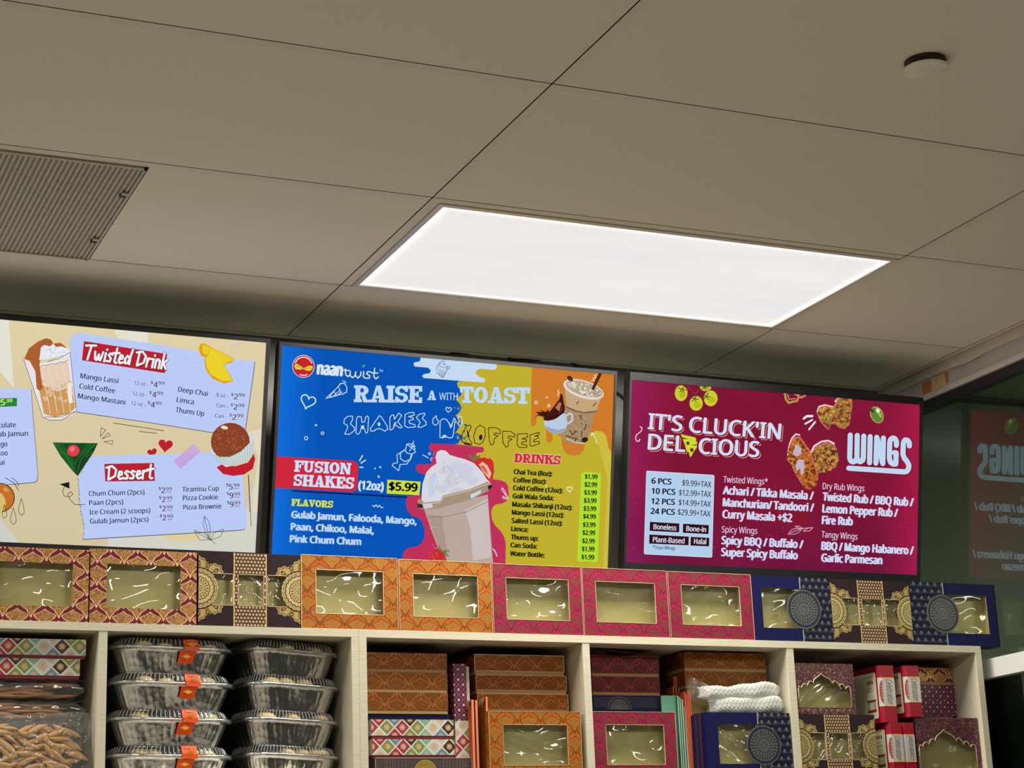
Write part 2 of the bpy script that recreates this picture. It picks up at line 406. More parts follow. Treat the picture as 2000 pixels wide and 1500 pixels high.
STROKES = {
 'T': (.62, [[(0, .93), (.3, .97), (.66, 1.0)], [(.36, .97), (.28, .5), (.2, 0)]]),
 'w': (.62, [[(.02, .6), (.06, .1), (.16, .04), (.28, .45), (.3, .1), (.4, .04), (.54, .62)]]),
 'i': (.2, [[(.1, .58), (.05, 0)], [(.15, .80), (.16, .84)]]),
 's': (.38, [[(.34, .52), (.2, .6), (.09, .47), (.26, .25), (.2, .05), (0, .06)]]),
 't': (.34, [[(.22, 1.0), (.12, .1), (.2, 0), (.28, .03)], [(-.03, .64), (.4, .70)]]),
 'e': (.40, [[(.06, .27), (.3, .36), (.28, .56), (.14, .56), (.05, .2), (.14, .02), (.36, .10)]]),
 'd': (.50, [[(.34, .45), (.2, .58), (.06, .35), (.08, .06), (.24, .08), (.36, .42), (.5, 1.05)], [(.38, .45), (.36, .02)]]),
 'D': (.66, [[(.17, .95), (.08, 0)], [(-.02, .88), (.35, .98), (.6, .7), (.5, .25), (.08, 0)]]),
 'r': (.36, [[(.08, .58), (.03, 0)], [(.05, .35), (.18, .58), (.34, .56)]]),
 'n': (.42, [[(.08, .58), (.03, 0)], [(.05, .38), (.2, .6), (.32, .5), (.28, 0)]]),
 'k': (.42, [[(.14, 1.05), (.03, 0)], [(.07, .30), (.36, .62)], [(.14, .36), (.34, 0)]]),
 ' ': (.28, []),
}
def ring(cx, cy, rx, ry, tx, ty, a0, a1, n=10):
    o_, i_ = [], []
    for k in range(n + 1):
        a = math.radians(a0 + (a1 - a0) * k / n)
        o_.append((cx + rx * math.cos(a), cy + ry * math.sin(a))); i_.append((cx + (rx - tx) * math.cos(a), cy + (ry - ty) * math.sin(a)))
    return o_ + i_[::-1]
def rc(x0, y0, x1, y1): return [(x0, y0), (x1, y0), (x1, y1), (x0, y1)]
SLAB = {   # heavy slab-serif capitals: (advance, outlines)
 'I': (.44, [rc(.09, 0, .33, 1), rc(0, 0, .42, .16), rc(0, .84, .42, 1)]),
 'R': (.82, [rc(.08, 0, .32, 1), rc(0, 0, .40, .16), rc(0, .84, .4, 1), ring(.40, .71, .34, .29, .22, .15, -90, 90), rc(.3, .84, .42, 1), rc(.3, .42, .42, .57), [(.36, .5), (.56, .44), (.66, .14), (.82, .14), (.82, 0), (.50, 0)]]),
 'A': (.86, [[(.10, .1), (.33, 1), (.55, 1), (.38, .75), (.25, .1)], [(.33, 1), (.55, 1), (.78, .1), (.52, .1), (.40, .72)], rc(.25, .24, .6, .38), rc(0, 0, .36, .15), rc(.46, 0, .86, .15)]),
 'S': (.70, [ring(.34, .71, .33, .29, .21, .14, 20, 270), ring(.34, .29, .33, .29, .21, .14, -160, 90), rc(.52, .66, .66, 1), rc(.02, 0, .16, .34)]),
 'E': (.74, [rc(.08, 0, .32, 1), rc(0, 0, .7, .16), rc(0, .84, .7, 1), rc(.55, 0, .7, .32), rc(.55, .68, .7, 1), rc(.3, .43, .52, .58), rc(.42, .34, .52, .67)]),
 'T': (.76, [rc(.25, 0, .49, 1), rc(.13, 0, .61, .15), rc(0, .84, .74, 1), rc(0, .64, .14, 1), rc(.60, .64, .74, 1)]),
 'O': (.80, [ring(.39, .5, .38, .5, .24, .16, 0, 360, 24)]),
 'F': (.70, [rc(.08, 0, .32, 1), rc(0, 0, .42, .15), rc(0, .84, .68, 1), rc(.54, .64, .68, 1), rc(.3, .41, .5, .57), rc(.40, .32, .5, .66)]),
 'U': (.84, [rc(.08, .3, .30, 1), rc(.54, .3, .70, 1), ring(.39, .31, .31, .31, .19, .15, 180, 360), rc(0, .85, .38, 1), rc(.46, .85, .80, 1)]),
 'N': (.88, [rc(.08, 0, .24, 1), rc(.62, 0, .78, 1), [(.08, 1), (.32, 1), (.78, 0), (.55, 0)], rc(0, 0, .33, .14), rc(0, .86, .3, 1), rc(.52, .86, .86, 1)]),
 'H': (.90, [rc(.08, 0, .32, 1), rc(.56, 0, .80, 1), rc(.3, .42, .6, .58), rc(0, 0, .40, .15), rc(0, .85, .4, 1), rc(.48, 0, .88, .15), rc(.48, .85, .88, 1)]),
 'K': (.88, [rc(.08, 0, .32, 1), rc(0, 0, .40, .15), rc(0, .85, .4, 1), [(.3, .42), (.3, .62), (.56, .95), (.74, .95)], [(.36, .56), (.54, .66), (.84, .1), (.58, .1)], rc(.48, 0, .88, .15), rc(.48, .85, .84, 1)]),
 'L': (.68, [rc(.08, 0, .32, 1), rc(0, .85, .42, 1), rc(0, 0, .66, .16), rc(.51, 0, .66, .38)]),
 'V': (.84, [[(.06, .95), (.32, .95), (.47, .3), (.5, 0), (.32, 0)], [(.5, 0), (.40, .2), (.62, .95), (.78, .95)], rc(0, .85, .38, 1), rc(.48, .85, .84, 1)]),
 'D': (.82, [rc(.08, 0, .32, 1), ring(.36, .5, .42, .5, .24, .16, -90, 90), rc(0, 0, .38, .16), rc(0, .84, .38, 1)]),
}
class Art:
    """flat coloured shapes stacked a few hundredths of a millimetre apart on one display panel; all one mesh"""
    def __init__(s, x0, x1, d0, d1):
        s.b = (x0, x1, d0, d1); s.v = []; s.f = []; s.c = []; s.n = 0.0005
    def up(s): s.n += 0.00003
    def _tri(s, P, col):                     # P: (x, d) on the panel; clip to the panel
        x0, x1, d0, d1 = s.b
        for ax, lim, sg in ((0, x0, 1), (0, x1, -1), (1, d0, 1), (1, d1, -1)):
            q = []
            for i in range(len(P)):
                a, b = P[i], P[(i + 1) % len(P)]; fa, fb = (a[ax] - lim) * sg, (b[ax] - lim) * sg
                if fa >= 0: q.append(a)
                if fa * fb < 0:
                    t = fa / (fa - fb); q.append((a[0] + (b[0] - a[0]) * t, a[1] + (b[1] - a[1]) * t))
            P = q
            if len(P) < 3: return
        k = len(s.v); s.v += [TP(x, d, s.n) for x, d in P]
        ar = sum(P[i][0] * P[(i + 1) % len(P)][1] - P[(i + 1) % len(P)][0] * P[i][1] for i in range(len(P)))
        f = tuple(range(k, k + len(P))); s.f.append(f[::-1] if ar > 0 else f); s.c.append(col)
    def poly(s, pts, col, up=True):
        if up: s.up()
        L = [Vector((x, y, 0)) for x, y in (px2tv(*p) for p in pts)]
        for t in tessellate_polygon([L]): s._tri([(L[i].x, L[i].y) for i in t], col)
    def stroke(s, pts, w, col, closed=False, up=True):
        if up: s.up()
        P = list(pts) + ([pts[0]] if closed else [])
        for i in range(len(P) - 1):
            a, b = P[i], P[i + 1]; dx, dy = b[0] - a[0], b[1] - a[1]; l = math.hypot(dx, dy)
            if l < 1e-6: continue
            nx, ny = -dy / l * w / 2, dx / l * w / 2
            Q = [(a[0] + nx, a[1] + ny), (b[0] + nx, b[1] + ny), (b[0] - nx, b[1] - ny), (a[0] - nx, a[1] - ny)]
            s._tri([px2tv(*q) for q in Q], col)
        if w > 0.9:
            for a in P: s._tri([px2tv(a[0] + w / 2 * math.cos(k * PI / 4), a[1] + w / 2 * math.sin(k * PI / 4)) for k in range(8)], col)
    def ell(s, c, rx, ry, col, rot=0.0, n=24, up=True):
        cr, sr = math.cos(rot), math.sin(rot)
        s.poly([(c[0] + rx * math.cos(2 * PI * k / n) * cr - ry * math.sin(2 * PI * k / n) * sr, c[1] + rx * math.cos(2 * PI * k / n) * sr + ry * math.sin(2 * PI * k / n) * cr) for k in range(n)], col, up)
    def oval(s, c, rx, ry, w, col, rot=0.0, n=18):
        cr, sr = math.cos(rot), math.sin(rot)
        s.stroke([(c[0] + rx * math.cos(2 * PI * k / n) * cr - ry * math.sin(2 * PI * k / n) * sr, c[1] + rx * math.cos(2 * PI * k / n) * sr + ry * math.sin(2 * PI * k / n) * cr) for k in range(n)], w, col, True)
    def text(s, t, p0, p1, h, col, bold=0.0, shear=0.0):
        """a word from p0 to p1 along its baseline; bold letters are drawn as overlapping shifted copies"""
        s.up(); V, Fs, _ = glyphs(t, shear)
        e = h * bold * 2.3
        dx, dy = p1[0] - p0[0], p1[1] - p0[1]; l = math.hypot(dx, dy); ux, uy = dy / l * h, -dx / l * h
        nx, ny = dx / l, dy / l
        sh = [(0, 0)] if e < 0.12 else [(-e, 0), (e, 0), (0, 0), (0, e * .55), (0, -e * .55)] if e > 0.3 else [(-e, 0), (e, 0)]
        k = max(0.5, 1 - 2 * e / l)
        for a, b in sh:
            ox, oy = p0[0] + nx * (a + e) + ux / h * b, p0[1] + ny * (a + e) + uy / h * b
            Q = [px2tv(ox + dx * k * x + ux * y, oy + dy * k * x + uy * y) for x, y in V]
            for f in Fs: s._tri([Q[i] for i in f], col)
    def slab(s, t, p0, p1, h, col, grow=0.0):
        s.up(); tot = sum(SLAB[c][0] for c in t)
        dx, dy = (p1[0] - p0[0]) / tot, (p1[1] - p0[1]) / tot; l = math.hypot(dx, dy); ux, uy = dy / l * h, -dx / l * h
        x = 0
        for c in t:
            for o in SLAB[c][1]:
                L = [Vector((p0[0] + dx * (x + a) + ux * b, p0[1] + dy * (x + a) + uy * b, 0)) for a, b in o]
                for tr in tessellate_polygon([L]): s._tri([px2tv(L[i].x, L[i].y) for i in tr], col)
                if grow: s.stroke([(q.x, q.y) for q in L], grow, col, True, up=False)
            x += SLAB[c][0]
    def brush(s, t, p0, p1, h, w, col, up=True):
        if up: s.up()
        tot = sum(STROKES[c][0] for c in t)
        dx, dy = (p1[0] - p0[0]) / tot, (p1[1] - p0[1]) / tot; l = math.hypot(dx, dy); ux, uy = dy / l * h, -dx / l * h
        x = 0
        for c in t:
            for o in STROKES[c][1]: s.stroke([(p0[0] + dx * (x + a) + ux * b, p0[1] + dy * (x + a) + uy * b) for a, b in o], w, col, up=False)
            x += STROKES[c][0]
    def base(s, fn, nu=48, nv=28):
        x0, x1, d0, d1 = s.b
        for j in range(nv):
            for i in range(nu):
                k = len(s.v)
                for a, b in ((i, j), (i, j + 1), (i + 1, j + 1), (i + 1, j)): s.v.append(TP(x0 + (x1 - x0) * a / nu, d0 + (d1 - d0) * b / nv, 0.0))
                s.f.append((k, k + 1, k + 2, k + 3)); s.c.append([fn(a / nu, b / nv) for a, b in ((i, j), (i, j + 1), (i + 1, j + 1), (i + 1, j))])
    def build(s, name, parent):
        me = bpy.data.meshes.new(name); o_ = parent.matrix_world.translation
        me.from_pydata([tuple(p - o_) for p in s.v], [], s.f); me.materials.append(M_SCREEN)
        ca = me.color_attributes.new('Ink', 'FLOAT_COLOR', 'CORNER'); d = []
        for f, c in zip(s.f, s.c):
            if isinstance(c, list):
                for q in c: d += list(q)
            else: d += list(c) * len(f)
        ca.data.foreach_set('color', d)
        o = bpy.data.objects.new(name, me); COL.objects.link(o); o.parent = parent; return o
M_SCREEN = bpy.data.materials.new('lit_screen'); M_SCREEN.use_nodes = True
nt = M_SCREEN.node_tree; nt.nodes.clear()
o_ = nt.nodes.new('ShaderNodeOutputMaterial'); e_ = nt.nodes.new('ShaderNodeEmission'); a_ = nt.nodes.new('ShaderNodeAttribute'); a_.attribute_name = 'Ink'
nt.links.new(a_.outputs['Color'], e_.inputs[0]); nt.links.new(e_.outputs[0], o_.inputs[0]); e_.inputs[1].default_value = 1.0
M_BEZEL = mat('black_bezel', (0.010, 0.010, 0.012, 1), 0.45); M_TVBACK = mat('black_plastic_back', (0.012, 0.012, 0.012, 1), 0.6)
M_STEEL = mat('bracket_steel', (0.06, 0.06, 0.06, 1), 0.5, metal=0.5)
def tvbox(mb, x0, x1, d0, d1, n0, n1):
    c = [TP(x, d, n) for n in (n0, n1) for x, d in ((x0, d0), (x1, d0), (x1, d1), (x0, d1))]
    for q in ((4, 7, 6, 5), (0, 1, 2, 3), (0, 4, 5, 1), (2, 6, 7, 3), (0, 3, 7, 4), (1, 5, 6, 2)): mb.quad([c[i] for i in q])
def screen(label, x0, x1, d0, d1, bl, br, bt, bb, art, shape):
    t = thing('menu_screen', label, 'screen', TP((x0 + x1) / 2, d1 + bb, -0.02), 'menu screens above the shelves')
    f = MB()
    tvbox(f, x0 - bl, x1 + br, d0 - bt, d0, -0.012, 0.0065); tvbox(f, x0 - bl, x1 + br, d1, d1 + bb, -0.012, 0.0065)
    tvbox(f, x0 - bl, x0, d0, d1, -0.012, 0.0065); tvbox(f, x1, x1 + br, d0, d1, -0.012, 0.0065)
    f.build('bezel', M_BEZEL, t, bev=0.0012)
    b = MB(); tvbox(b, x0 - bl + 0.003, x1 + br - 0.003, d0 - bt + 0.004, d1 + bb - 0.004, -0.034, -0.012)
    tvbox(b, x0 + 0.12, x1 - 0.12, d0 + 0.12, d1 - 0.03, -0.058, -0.034)
    b.build('rear_housing', M_TVBACK, t)
    a = MB(); xm = (x0 + x1) / 2
    for sx_ in (-0.12, 0.12):
        p0 = TP(xm + sx_, d0 + 0.30, -0.058); a.tube([p0, Vector((xm + sx_, YW - 0.004, p0.z))], 0.014, 8)
    a.box(xm - 0.2, xm + 0.2, YW - 0.012, YW - 0.001, TP(xm, d0 + 0.30, -0.058).z - 0.06, TP(xm, d0 + 0.30, -0.058).z + 0.06)
    a.build('wall_bracket', M_STEEL, t)
    art.build('display_panel', t); return t
def blobs(A, box, col, n, r0, r1, seed, inside=None):
    rr = random.Random(seed); A.up()
    for _ in range(n):
        x, y = rr.uniform(box[0], box[2]), rr.uniform(box[1], box[3])
        if inside and not inside(x, y): continue
        A.ell((x, y), rr.uniform(r0, r1), rr.uniform(r0, r1), col, rr.uniform(0, 3), 7, up=False)
def inpoly(P):
    def f(x, y):
        r = False
        for i in range(len(P)):
            (x1, y1), (x2, y2) = P[i], P[i - 1]
            if (y1 > y) != (y2 > y) and x < (x2 - x1) * (y - y1) / (y2 - y1) + x1: r = not r
        return r
    return f
def jag(pts, amp, seed, step=2.2):
    rr = random.Random(seed); o = []
    for i in range(len(pts) - 1):
        a, b = pts[i], pts[i + 1]; n = max(1, int(math.hypot(b[0] - a[0], b[1] - a[1]) / step))
        for k in range(n): o.append((a[0] + (b[0] - a[0]) * k / n + rr.uniform(-amp, amp), a[1] + (b[1] - a[1]) * k / n + rr.uniform(-amp, amp)))
    return o + [pts[-1]]
def K(k, *pts): return [k(*p) for p in pts]
def heart(A, c, s, w, col, rot=0.0, fill=False):
    P = []
    for i in range(28):
        t = 2 * PI * i / 28; x = 16 * math.sin(t) ** 3 / 17; y = -(13 * math.cos(t) - 5 * math.cos(2 * t) - 2 * math.cos(3 * t) - math.cos(4 * t)) / 17
        P.append((c[0] + s * (x * math.cos(rot) - y * math.sin(rot)), c[1] + s * (x * math.sin(rot) + y * math.cos(rot))))
    A.poly(P, col) if fill else A.stroke(P, w, col, True)
# ---------------------------------------------------------------- left screen: drinks and desserts on torn paper
A1 = Art(-1.058, -0.148, -0.014, 0.497)
BEI, BEI2, PAP, INK, RED = C(224, 208, 166), C(228, 224, 208), C(186, 204, 246), C(38, 42, 74), C(190, 32, 48)
def f1(u, v):
    a = [224 - 14 * v, 208 - 12 * v, 166 - 6 * v]
    return C(*a)
A1.base(f1, 24, 14)
A1.poly(K(KA, (-1500, -40), (58, 140), (100, 640), (0, 520), (-600, 300), (-1500, 300)), C(226, 225, 212))
A1.poly(K(KA, (770, 190), (1036, 240), (1032, 330), (830, 300)), C(228, 224, 205))
A1.poly(K(KB, (0, 640), (150, 830), (0, 900)), C(206, 206, 196)); A1.poly(K(KB, (780, 780), (1500, 700), (1790, 560), (1860, 300), (1880, 1000), (780, 1000)), C(210, 210, 198))
A1.ell(KB(1310, 760), 38, 14, C(222, 206, 158), 0.05)
A1.poly(K(KA, (1700, 950), (1800, 1100), (1760, 1500), (1850, 1500), (1870, 900)), C(224, 216, 190))
# upper paper
top = jag(K(KA, (500, 262), (560, 252), (820, 292), (1060, 325), (1380, 380), (1560, 428), (1775, 448)), 1.4, 1)
pp = top + K(KA, (1770, 500), (1708, 935), (1490, 945), (1000, 868), (530, 800), (505, 600)) + jag(K(KA, (490, 420), (485, 330), (500, 262)), 1.6, 2)
A1.poly([(x + 1.2, y + 1.6) for x, y in pp], C(96, 92, 100)); A1.poly(pp, PAP)
for i in range(26):
    x, y = R.uniform(560, 1640), R.uniform(310, 850); A1.stroke(K(KA, (x, y), (x + R.uniform(20, 70), y + R.uniform(-25, 25))), 1.6, C(178, 194, 236), up=(i == 0))
A1.poly(K(KA, (585, 308), (1166, 398), (1150, 532), (571, 442)), RED)
A1.brush('Twisted Drink', KA(588, 436), KA(1165, 508), 30, 6.0, C(112, 40, 44)); A1.brush('Twisted Drink', KA(588, 434), KA(1165, 505), 29, 4.2, C(240, 240, 246))
PC = C(92, 36, 58)
def price(A, k, x, y, big, slope=0.09, cents='99', under=False, s=1.0):
    """$ big figure and raised cents"""
    A.text('$', k(x, y - 22 * s + 0), k(x + 17 * s, y - 22 * s + slope * 17), 6.0 * s, PC, 0.01)
    A.text(big, k(x + 20 * s, y), k(x + 48 * s, y + slope * 28), 10.5 * s, PC, 0.012)
    A.text(cents, k(x + 53 * s, y - 18 * s), k(x + 96 * s, y - 18 * s + slope * 43), 6.6 * s, PC, 0.01)
    if under: A.stroke([k(x + 56 * s, y - 6 * s), k(x + 92 * s, y - 8 * s)], 0.9, PC)
for t, a, b in (('Mango Lassi', (558, 566), (824, 602)), ('Cold Coffee', (551, 637), (800, 672)), ('Mango Mastani', (541, 706), (872, 752)),
                ('Deep Chai', (1240, 660), (1447, 692)), ('Limca', (1230, 733), (1350, 750)), ('Thums Up', (1222, 803), (1422, 832))):
    A1.text(t, KA(*a), KA(*b), 9.8, INK, 0.012)
for t, a, b in (('12 oz -', (934, 611), (1032, 622)), ('12 oz -', (923, 685), (1025, 697)), ('12 oz -', (912, 752), (1014, 765)), ('8 oz -', (1507, 695), (1592, 705)), ('Can -', (1507, 767), (1590, 776)), ('Can -', (1497, 839), (1582, 848))):
    A1.text(t, KA(*a), KA(*b), 7.2, INK, 0.006)
for x, y, bg in ((1050, 629, '4'), (1040, 699, '4'), (1030, 770, '4'), (1610, 713, '2'), (1607, 785, '2'), (1598, 856, '2')): price(A1, KA, x, y, bg)
# mango slices
A1.poly(K(KA, (1385, 360), (1395, 330), (1418, 322), (1500, 365), (1635, 432), (1610, 462), (1560, 470), (1480, 440), (1400, 410)), C(226, 158, 30))
A1.poly(K(KA, (1412, 330), (1500, 368), (1635, 436), (1560, 468), (1460, 430), (1410, 385)), C(232, 206, 40))
A1.poly(K(KA, (1425, 440), (1470, 352), (1560, 470), (1628, 588), (1560, 604), (1480, 570), (1432, 505)), C(226, 158, 30))
A1.poly(K(KA, (1432, 436), (1472, 356), (1530, 430), (1560, 475), (1622, 585), (1550, 588), (1470, 540), (1440, 490)), C(236, 210, 44))
A1.stroke(K(KA, (1560, 472), (1620, 582)), 0.8, C(204, 168, 30)); A1.stroke(K(KA, (1425, 440), (1472, 352)), 0.8, C(204, 150, 30))
# coffee glass with cream
gl_ = K(KA, (163, 432), (220, 460), (350, 455), (488, 385), (535, 790), (500, 830), (420, 855), (340, 855), (298, 835))
A1.poly(gl_, C(232, 226, 226)); A1.poly(K(KA, (275, 500), (330, 478), (400, 468), (470, 450), (500, 640), (380, 690), (300, 660)), C(228, 204, 182))
A1.poly(K(KA, (262, 600), (400, 660), (505, 620), (530, 770), (480, 815), (380, 838), (305, 815)), C(206, 152, 92))
blobs(A1, (76, 745, 142, 790), C(222, 184, 144), 26, 2, 5, 5, inpoly(K(KA, (262, 560), (500, 560), (525, 740), (310, 760))))
for x0, x1 in ((285, 350), (335, 400), (388, 445), (440, 492), (478, 528)): A1.stroke(K(KA, (x0, 480), ((x0 + x1) / 2, 640), (x1, 815 - (x1 - 350) * 0.1)), 1.0, C(240, 226, 212), up=(x0 == 285))
A1.poly(K(KA, (470, 600), (495, 600), (505, 735), (490, 745), (475, 720)), C(240, 232, 226))
A1.poly(K(KA, (168, 432), (200, 360), (265, 310), (320, 288), (355, 298), (370, 325), (420, 320), (460, 350), (430, 360), (300, 350), (275, 470), (285, 560), (298, 640), (275, 655), (255, 640), (245, 520), (205, 445)), C(172, 98, 48))
blobs(A1, (52, 664, 110, 700), C(110, 58, 28), 40, .5, .9, 9, inpoly(K(KA, (200, 380), (310, 295), (420, 325), (300, 345), (260, 430))))
A1.poly(K(KA, (285, 350), (310, 335), (350, 345), (370, 325), (390, 350), (430, 345), (465, 362), (488, 372), (478, 400), (330, 432), (272, 440)), C(232, 234, 242))
for i in range(28):
    x, y = R.uniform(290, 450), R.uniform(350, 425); A1.stroke(K(KA, (x, y), (x + R.uniform(-6, 6), y + R.uniform(-6, 6))), 0.8, C(70, 74, 96), up=(i == 0))
for q in (((163, 432), (298, 840), (340, 860), (430, 860), (533, 795)), ((488, 385), (510, 600), (533, 795)), ((330, 452), (410, 430), (486, 388)), ((272, 495), (300, 478), (330, 478), (350, 468), (390, 468), (420, 455), (445, 458), (475, 436)), ((310, 838), (420, 838), (520, 800))):
    A1.stroke(K(KA, *q), 0.9, C(52, 52, 66))
# doodles
for q in (((790, 880), (1140, 933)), ((970, 938), (1092, 952))): A1.stroke(K(KA, *q), 1.2, C(44, 40, 40))
for q in (((705, 912), (735, 930), (698, 975)), ((710, 990), (755, 948), (768, 968)), ((722, 1008), (785, 1002), (782, 1030))): A1.stroke(K(KA, *q), 1.0, C(60, 54, 44), True)
A1.stroke(K(KA, (1730, 1245), (1742, 1500)), 1.0, C(44, 40, 40)); A1.stroke(K(KB, (1796, 325), (1814, 695)), 1.0, C(44, 40, 40))
# left paper, cut by the picture's edge
pl = K(KA, (-900, 660), (0, 640), (215, 640), (225, 800), (262, 1240), (255, 1280), (235, 1292), (0, 1312), (-900, 1360))
A1.poly([(x + 1.2, y + 1.5) for x, y in pl], C(110, 104, 104)); A1.poly(pl, PAP)
A1.poly(K(KA, (-160, 716), (117, 704), (117, 762), (-160, 774)), C(28, 138, 58))
A1.text('$', KA(-40, 735), KA(-20, 734), 7, C(214, 226, 120), .01); A1.text('5', KA(2, 757), KA(36, 755), 11.5, C(214, 226, 120), .02); A1.text('.99', KA(38, 738), KA(86, 735), 7, C(214, 226, 120), .02)
for t, a, b in (('Chocolate', (-92, 914), (110, 909)), ('Gulab Jamun', (-88, 976), (194, 969)), ('Mango', (-82, 1046), (51, 1042)), ('Chikoo', (-78, 1109), (53, 1105)), ('Malai', (-72, 1174), (32, 1171))):
    A1.text(t, KA(*a), KA(*b), 9.8, INK, .012)
A1.ell(KA(-5, 1400), 30, 29, C(60, 40, 26)); A1.ell(KA(-6, 1400), 28.5, 27.5, C(196, 112, 42)); A1.ell(KA(-40, 1440), 22, 24, C(216, 190, 110)); A1.ell(KA(40, 1345), 6, 4, C(216, 150, 88), .5)
for q in (((35, 1262), (100, 1300), (128, 1350)), ((84, 1262), (116, 1290), (130, 1318))): A1.stroke(K(KA, *q), 1.2, C(40, 36, 40))
for cx, cy, s in ((152, 570, 1.0), (94, 635, 1.0), (30, 600, 0.8)):
    A1.stroke(K(KB, (cx, cy - 75 * s), (cx - 20 * s, cy), (cx - 14 * s, cy + 35 * s), (cx + 4, cy + 48 * s), (cx + 22 * s, cy + 25 * s), (cx + 18 * s, cy - 15 * s)), 1.0, C(52, 46, 40), True)
# folded leaf with a cherry
A1.poly(K(KA, (365, 1015), (680, 1020), (655, 1075), (540, 1250), (505, 1215), (420, 1110)), C(30, 92, 40))
A1.poly(K(KA, (545, 1130), (680, 1022), (650, 1085), (540, 1250), (510, 1205)), C(22, 66, 30)); A1.poly(K(KA, (440, 1030), (600, 1025), (520, 1150)), C(24, 70, 32))
for q in (((380, 1020), (470, 1120), (520, 1220)), ((660, 1030), (560, 1140), (535, 1230)), ((420, 1085), (480, 1100)), ((600, 1120), (640, 1080))): A1.stroke(K(KA, *q), 0.9, C(66, 132, 68))
A1.ell(KA(510, 1072), 12, 11.5, C(222, 62, 74)); A1.ell(KA(502, 1062), 6, 4.5, C(240, 116, 118), -.5)
heart(A1, KA(1152, 1035), 15, 0, RED, .12, True); heart(A1, KA(1060, 1085), 10, 0, RED, -.25, True)
# lower paper
pd = jag(K(KB, (660, 188), (900, 182), (1180, 176), (1540, 160)), 1.0, 3) + K(KB, (1750, 330), (1782, 690), (1770, 715), (1740, 722), (600, 788)) + jag(K(KB, (600, 788), (605, 700), (575, 520), (565, 340), (640, 215), (660, 188)), 1.5, 4)
A1.poly([(x - .6, y + 1.6) for x, y in pd], C(92, 88, 92)); A1.poly(pd, PAP)
for i in range(24):
    x, y = R.uniform(660, 1700), R.uniform(230, 700); A1.stroke(K(KB, (x, y), (x + R.uniform(20, 70), y + R.uniform(-25, 25))), 1.6, C(178, 194, 236), up=(i == 0))
A1.poly(K(KB, (752, 245), (1112, 238), (1118, 368), (760, 372)), RED)
A1.brush('Dessert', KB(772, 362), KB(1108, 352), 28, 6.0, C(112, 40, 44)); A1.brush('Dessert', KB(772, 360), KB(1106, 350), 27, 4.2, C(240, 240, 246))
for t, a, b in (('Chum Chum (2pcs)', (640, 477), (1043, 465)), ('Paan (2pcs)', (643, 543), (890, 536)), ('Ice Cream (2 scoops)', (645, 611), (1085, 598)), ('Gulab Jamun (2pcs)', (648, 677), (1072, 663)),
                ('Tiramisu Cup', (1316, 447), (1580, 438)), ('Pizza Cookie', (1320, 509), (1575, 501)), ('Pizza Brownie', (1323, 576), (1600, 567))):
    A1.text(t, KB(*a), KB(*b), 9.4, INK, .012)
for x, y, bg in ((1145, 456, '2'), (1148, 522, '2'), (1150, 588, '2'), (1153, 654, '2'), (1633, 430, '5'), (1637, 493, '9'), (1639, 557, '9')): price(A1, KB, x, y, bg, -.03, under=True)
A1.poly(K(KB, (1252, 225), (1395, 98), (1450, 155), (1302, 282)), C(196, 166, 220)); A1.poly(K(KB, (1302, 182), (1395, 98), (1450, 155), (1360, 170)), C(206, 172, 214))
# sweet in a paper cup on a red smear
A1.poly(K(KB, (1562, 270), (1600, 250), (1700, 262), (1790, 235), (1832, 170), (1842, 210), (1825, 280), (1760, 322), (1680, 332), (1610, 318)), RED)
A1.poly(K(KB, (1520, 160), (1545, 60), (1800, 30), (1832, 70), (1828, 160), (1815, 200), (1740, 240), (1640, 265), (1600, 240)), C(206, 214, 226))
A1.ell(KB(1662, 85), 38, 37, C(138, 66, 40)); blobs(A1, (416, 838, 478, 880), C(164, 92, 58), 60, 1, 2.6, 11, inpoly([(KB(1662, 85)[0] + 34 * math.cos(i * .4), KB(1662, 85)[1] + 34 * math.sin(i * .4)) for i in range(16)])); A1.ell(KA(1562, 912), 7, 3.5, C(236, 222, 208), .2)
A1.poly(K(KB, (1520, 165), (1580, 195), (1660, 195), (1740, 155), (1800, 95), (1835, 60), (1830, 165), (1800, 210), (1700, 255), (1630, 268), (1590, 240)), C(206, 216, 216))
for i in range(15):
    u = i / 14; A1.stroke([KB(1530 + 300 * u, 172 + 32 * math.sin(u * 3.0) - 105 * u * u), KB(1600 + 215 * u, 248 + 18 * math.sin(u * 3) - 55 * u * u)], 0.9, C(150, 168, 168), up=(i == 0))
# arrow and leaf doodles
A1.poly(K(KB, (428, 392), (498, 375), (500, 425)), C(30, 28, 28))
A1.stroke(K(KB, (462, 410), (450, 445), (462, 478), (500, 485), (524, 465), (510, 445), (488, 462), (500, 500), (540, 540), (612, 538)), 1.1, C(44, 40, 40))
for q in (((1525, 795), (1480, 735), (1465, 680), (1475, 620), (1505, 660), (1518, 710), (1512, 775)), ((1525, 795), (1440, 795), (1400, 725), (1470, 745), (1525, 795)), ((1525, 795), (1540, 745), (1615, 715), (1590, 770), (1525, 795)), ((1495, 775), (1555, 825)), ((1476, 630), (1505, 770)), ((1410, 735), (1510, 790))):
    A1.stroke(K(KB, *q), 0.9, C(56, 54, 50))
screen('menu screen with beige background listing twisted drinks and desserts on torn pale blue paper', -1.058, -0.148, -0.014, 0.497, .009, .009, .010, .014, A1, 1)
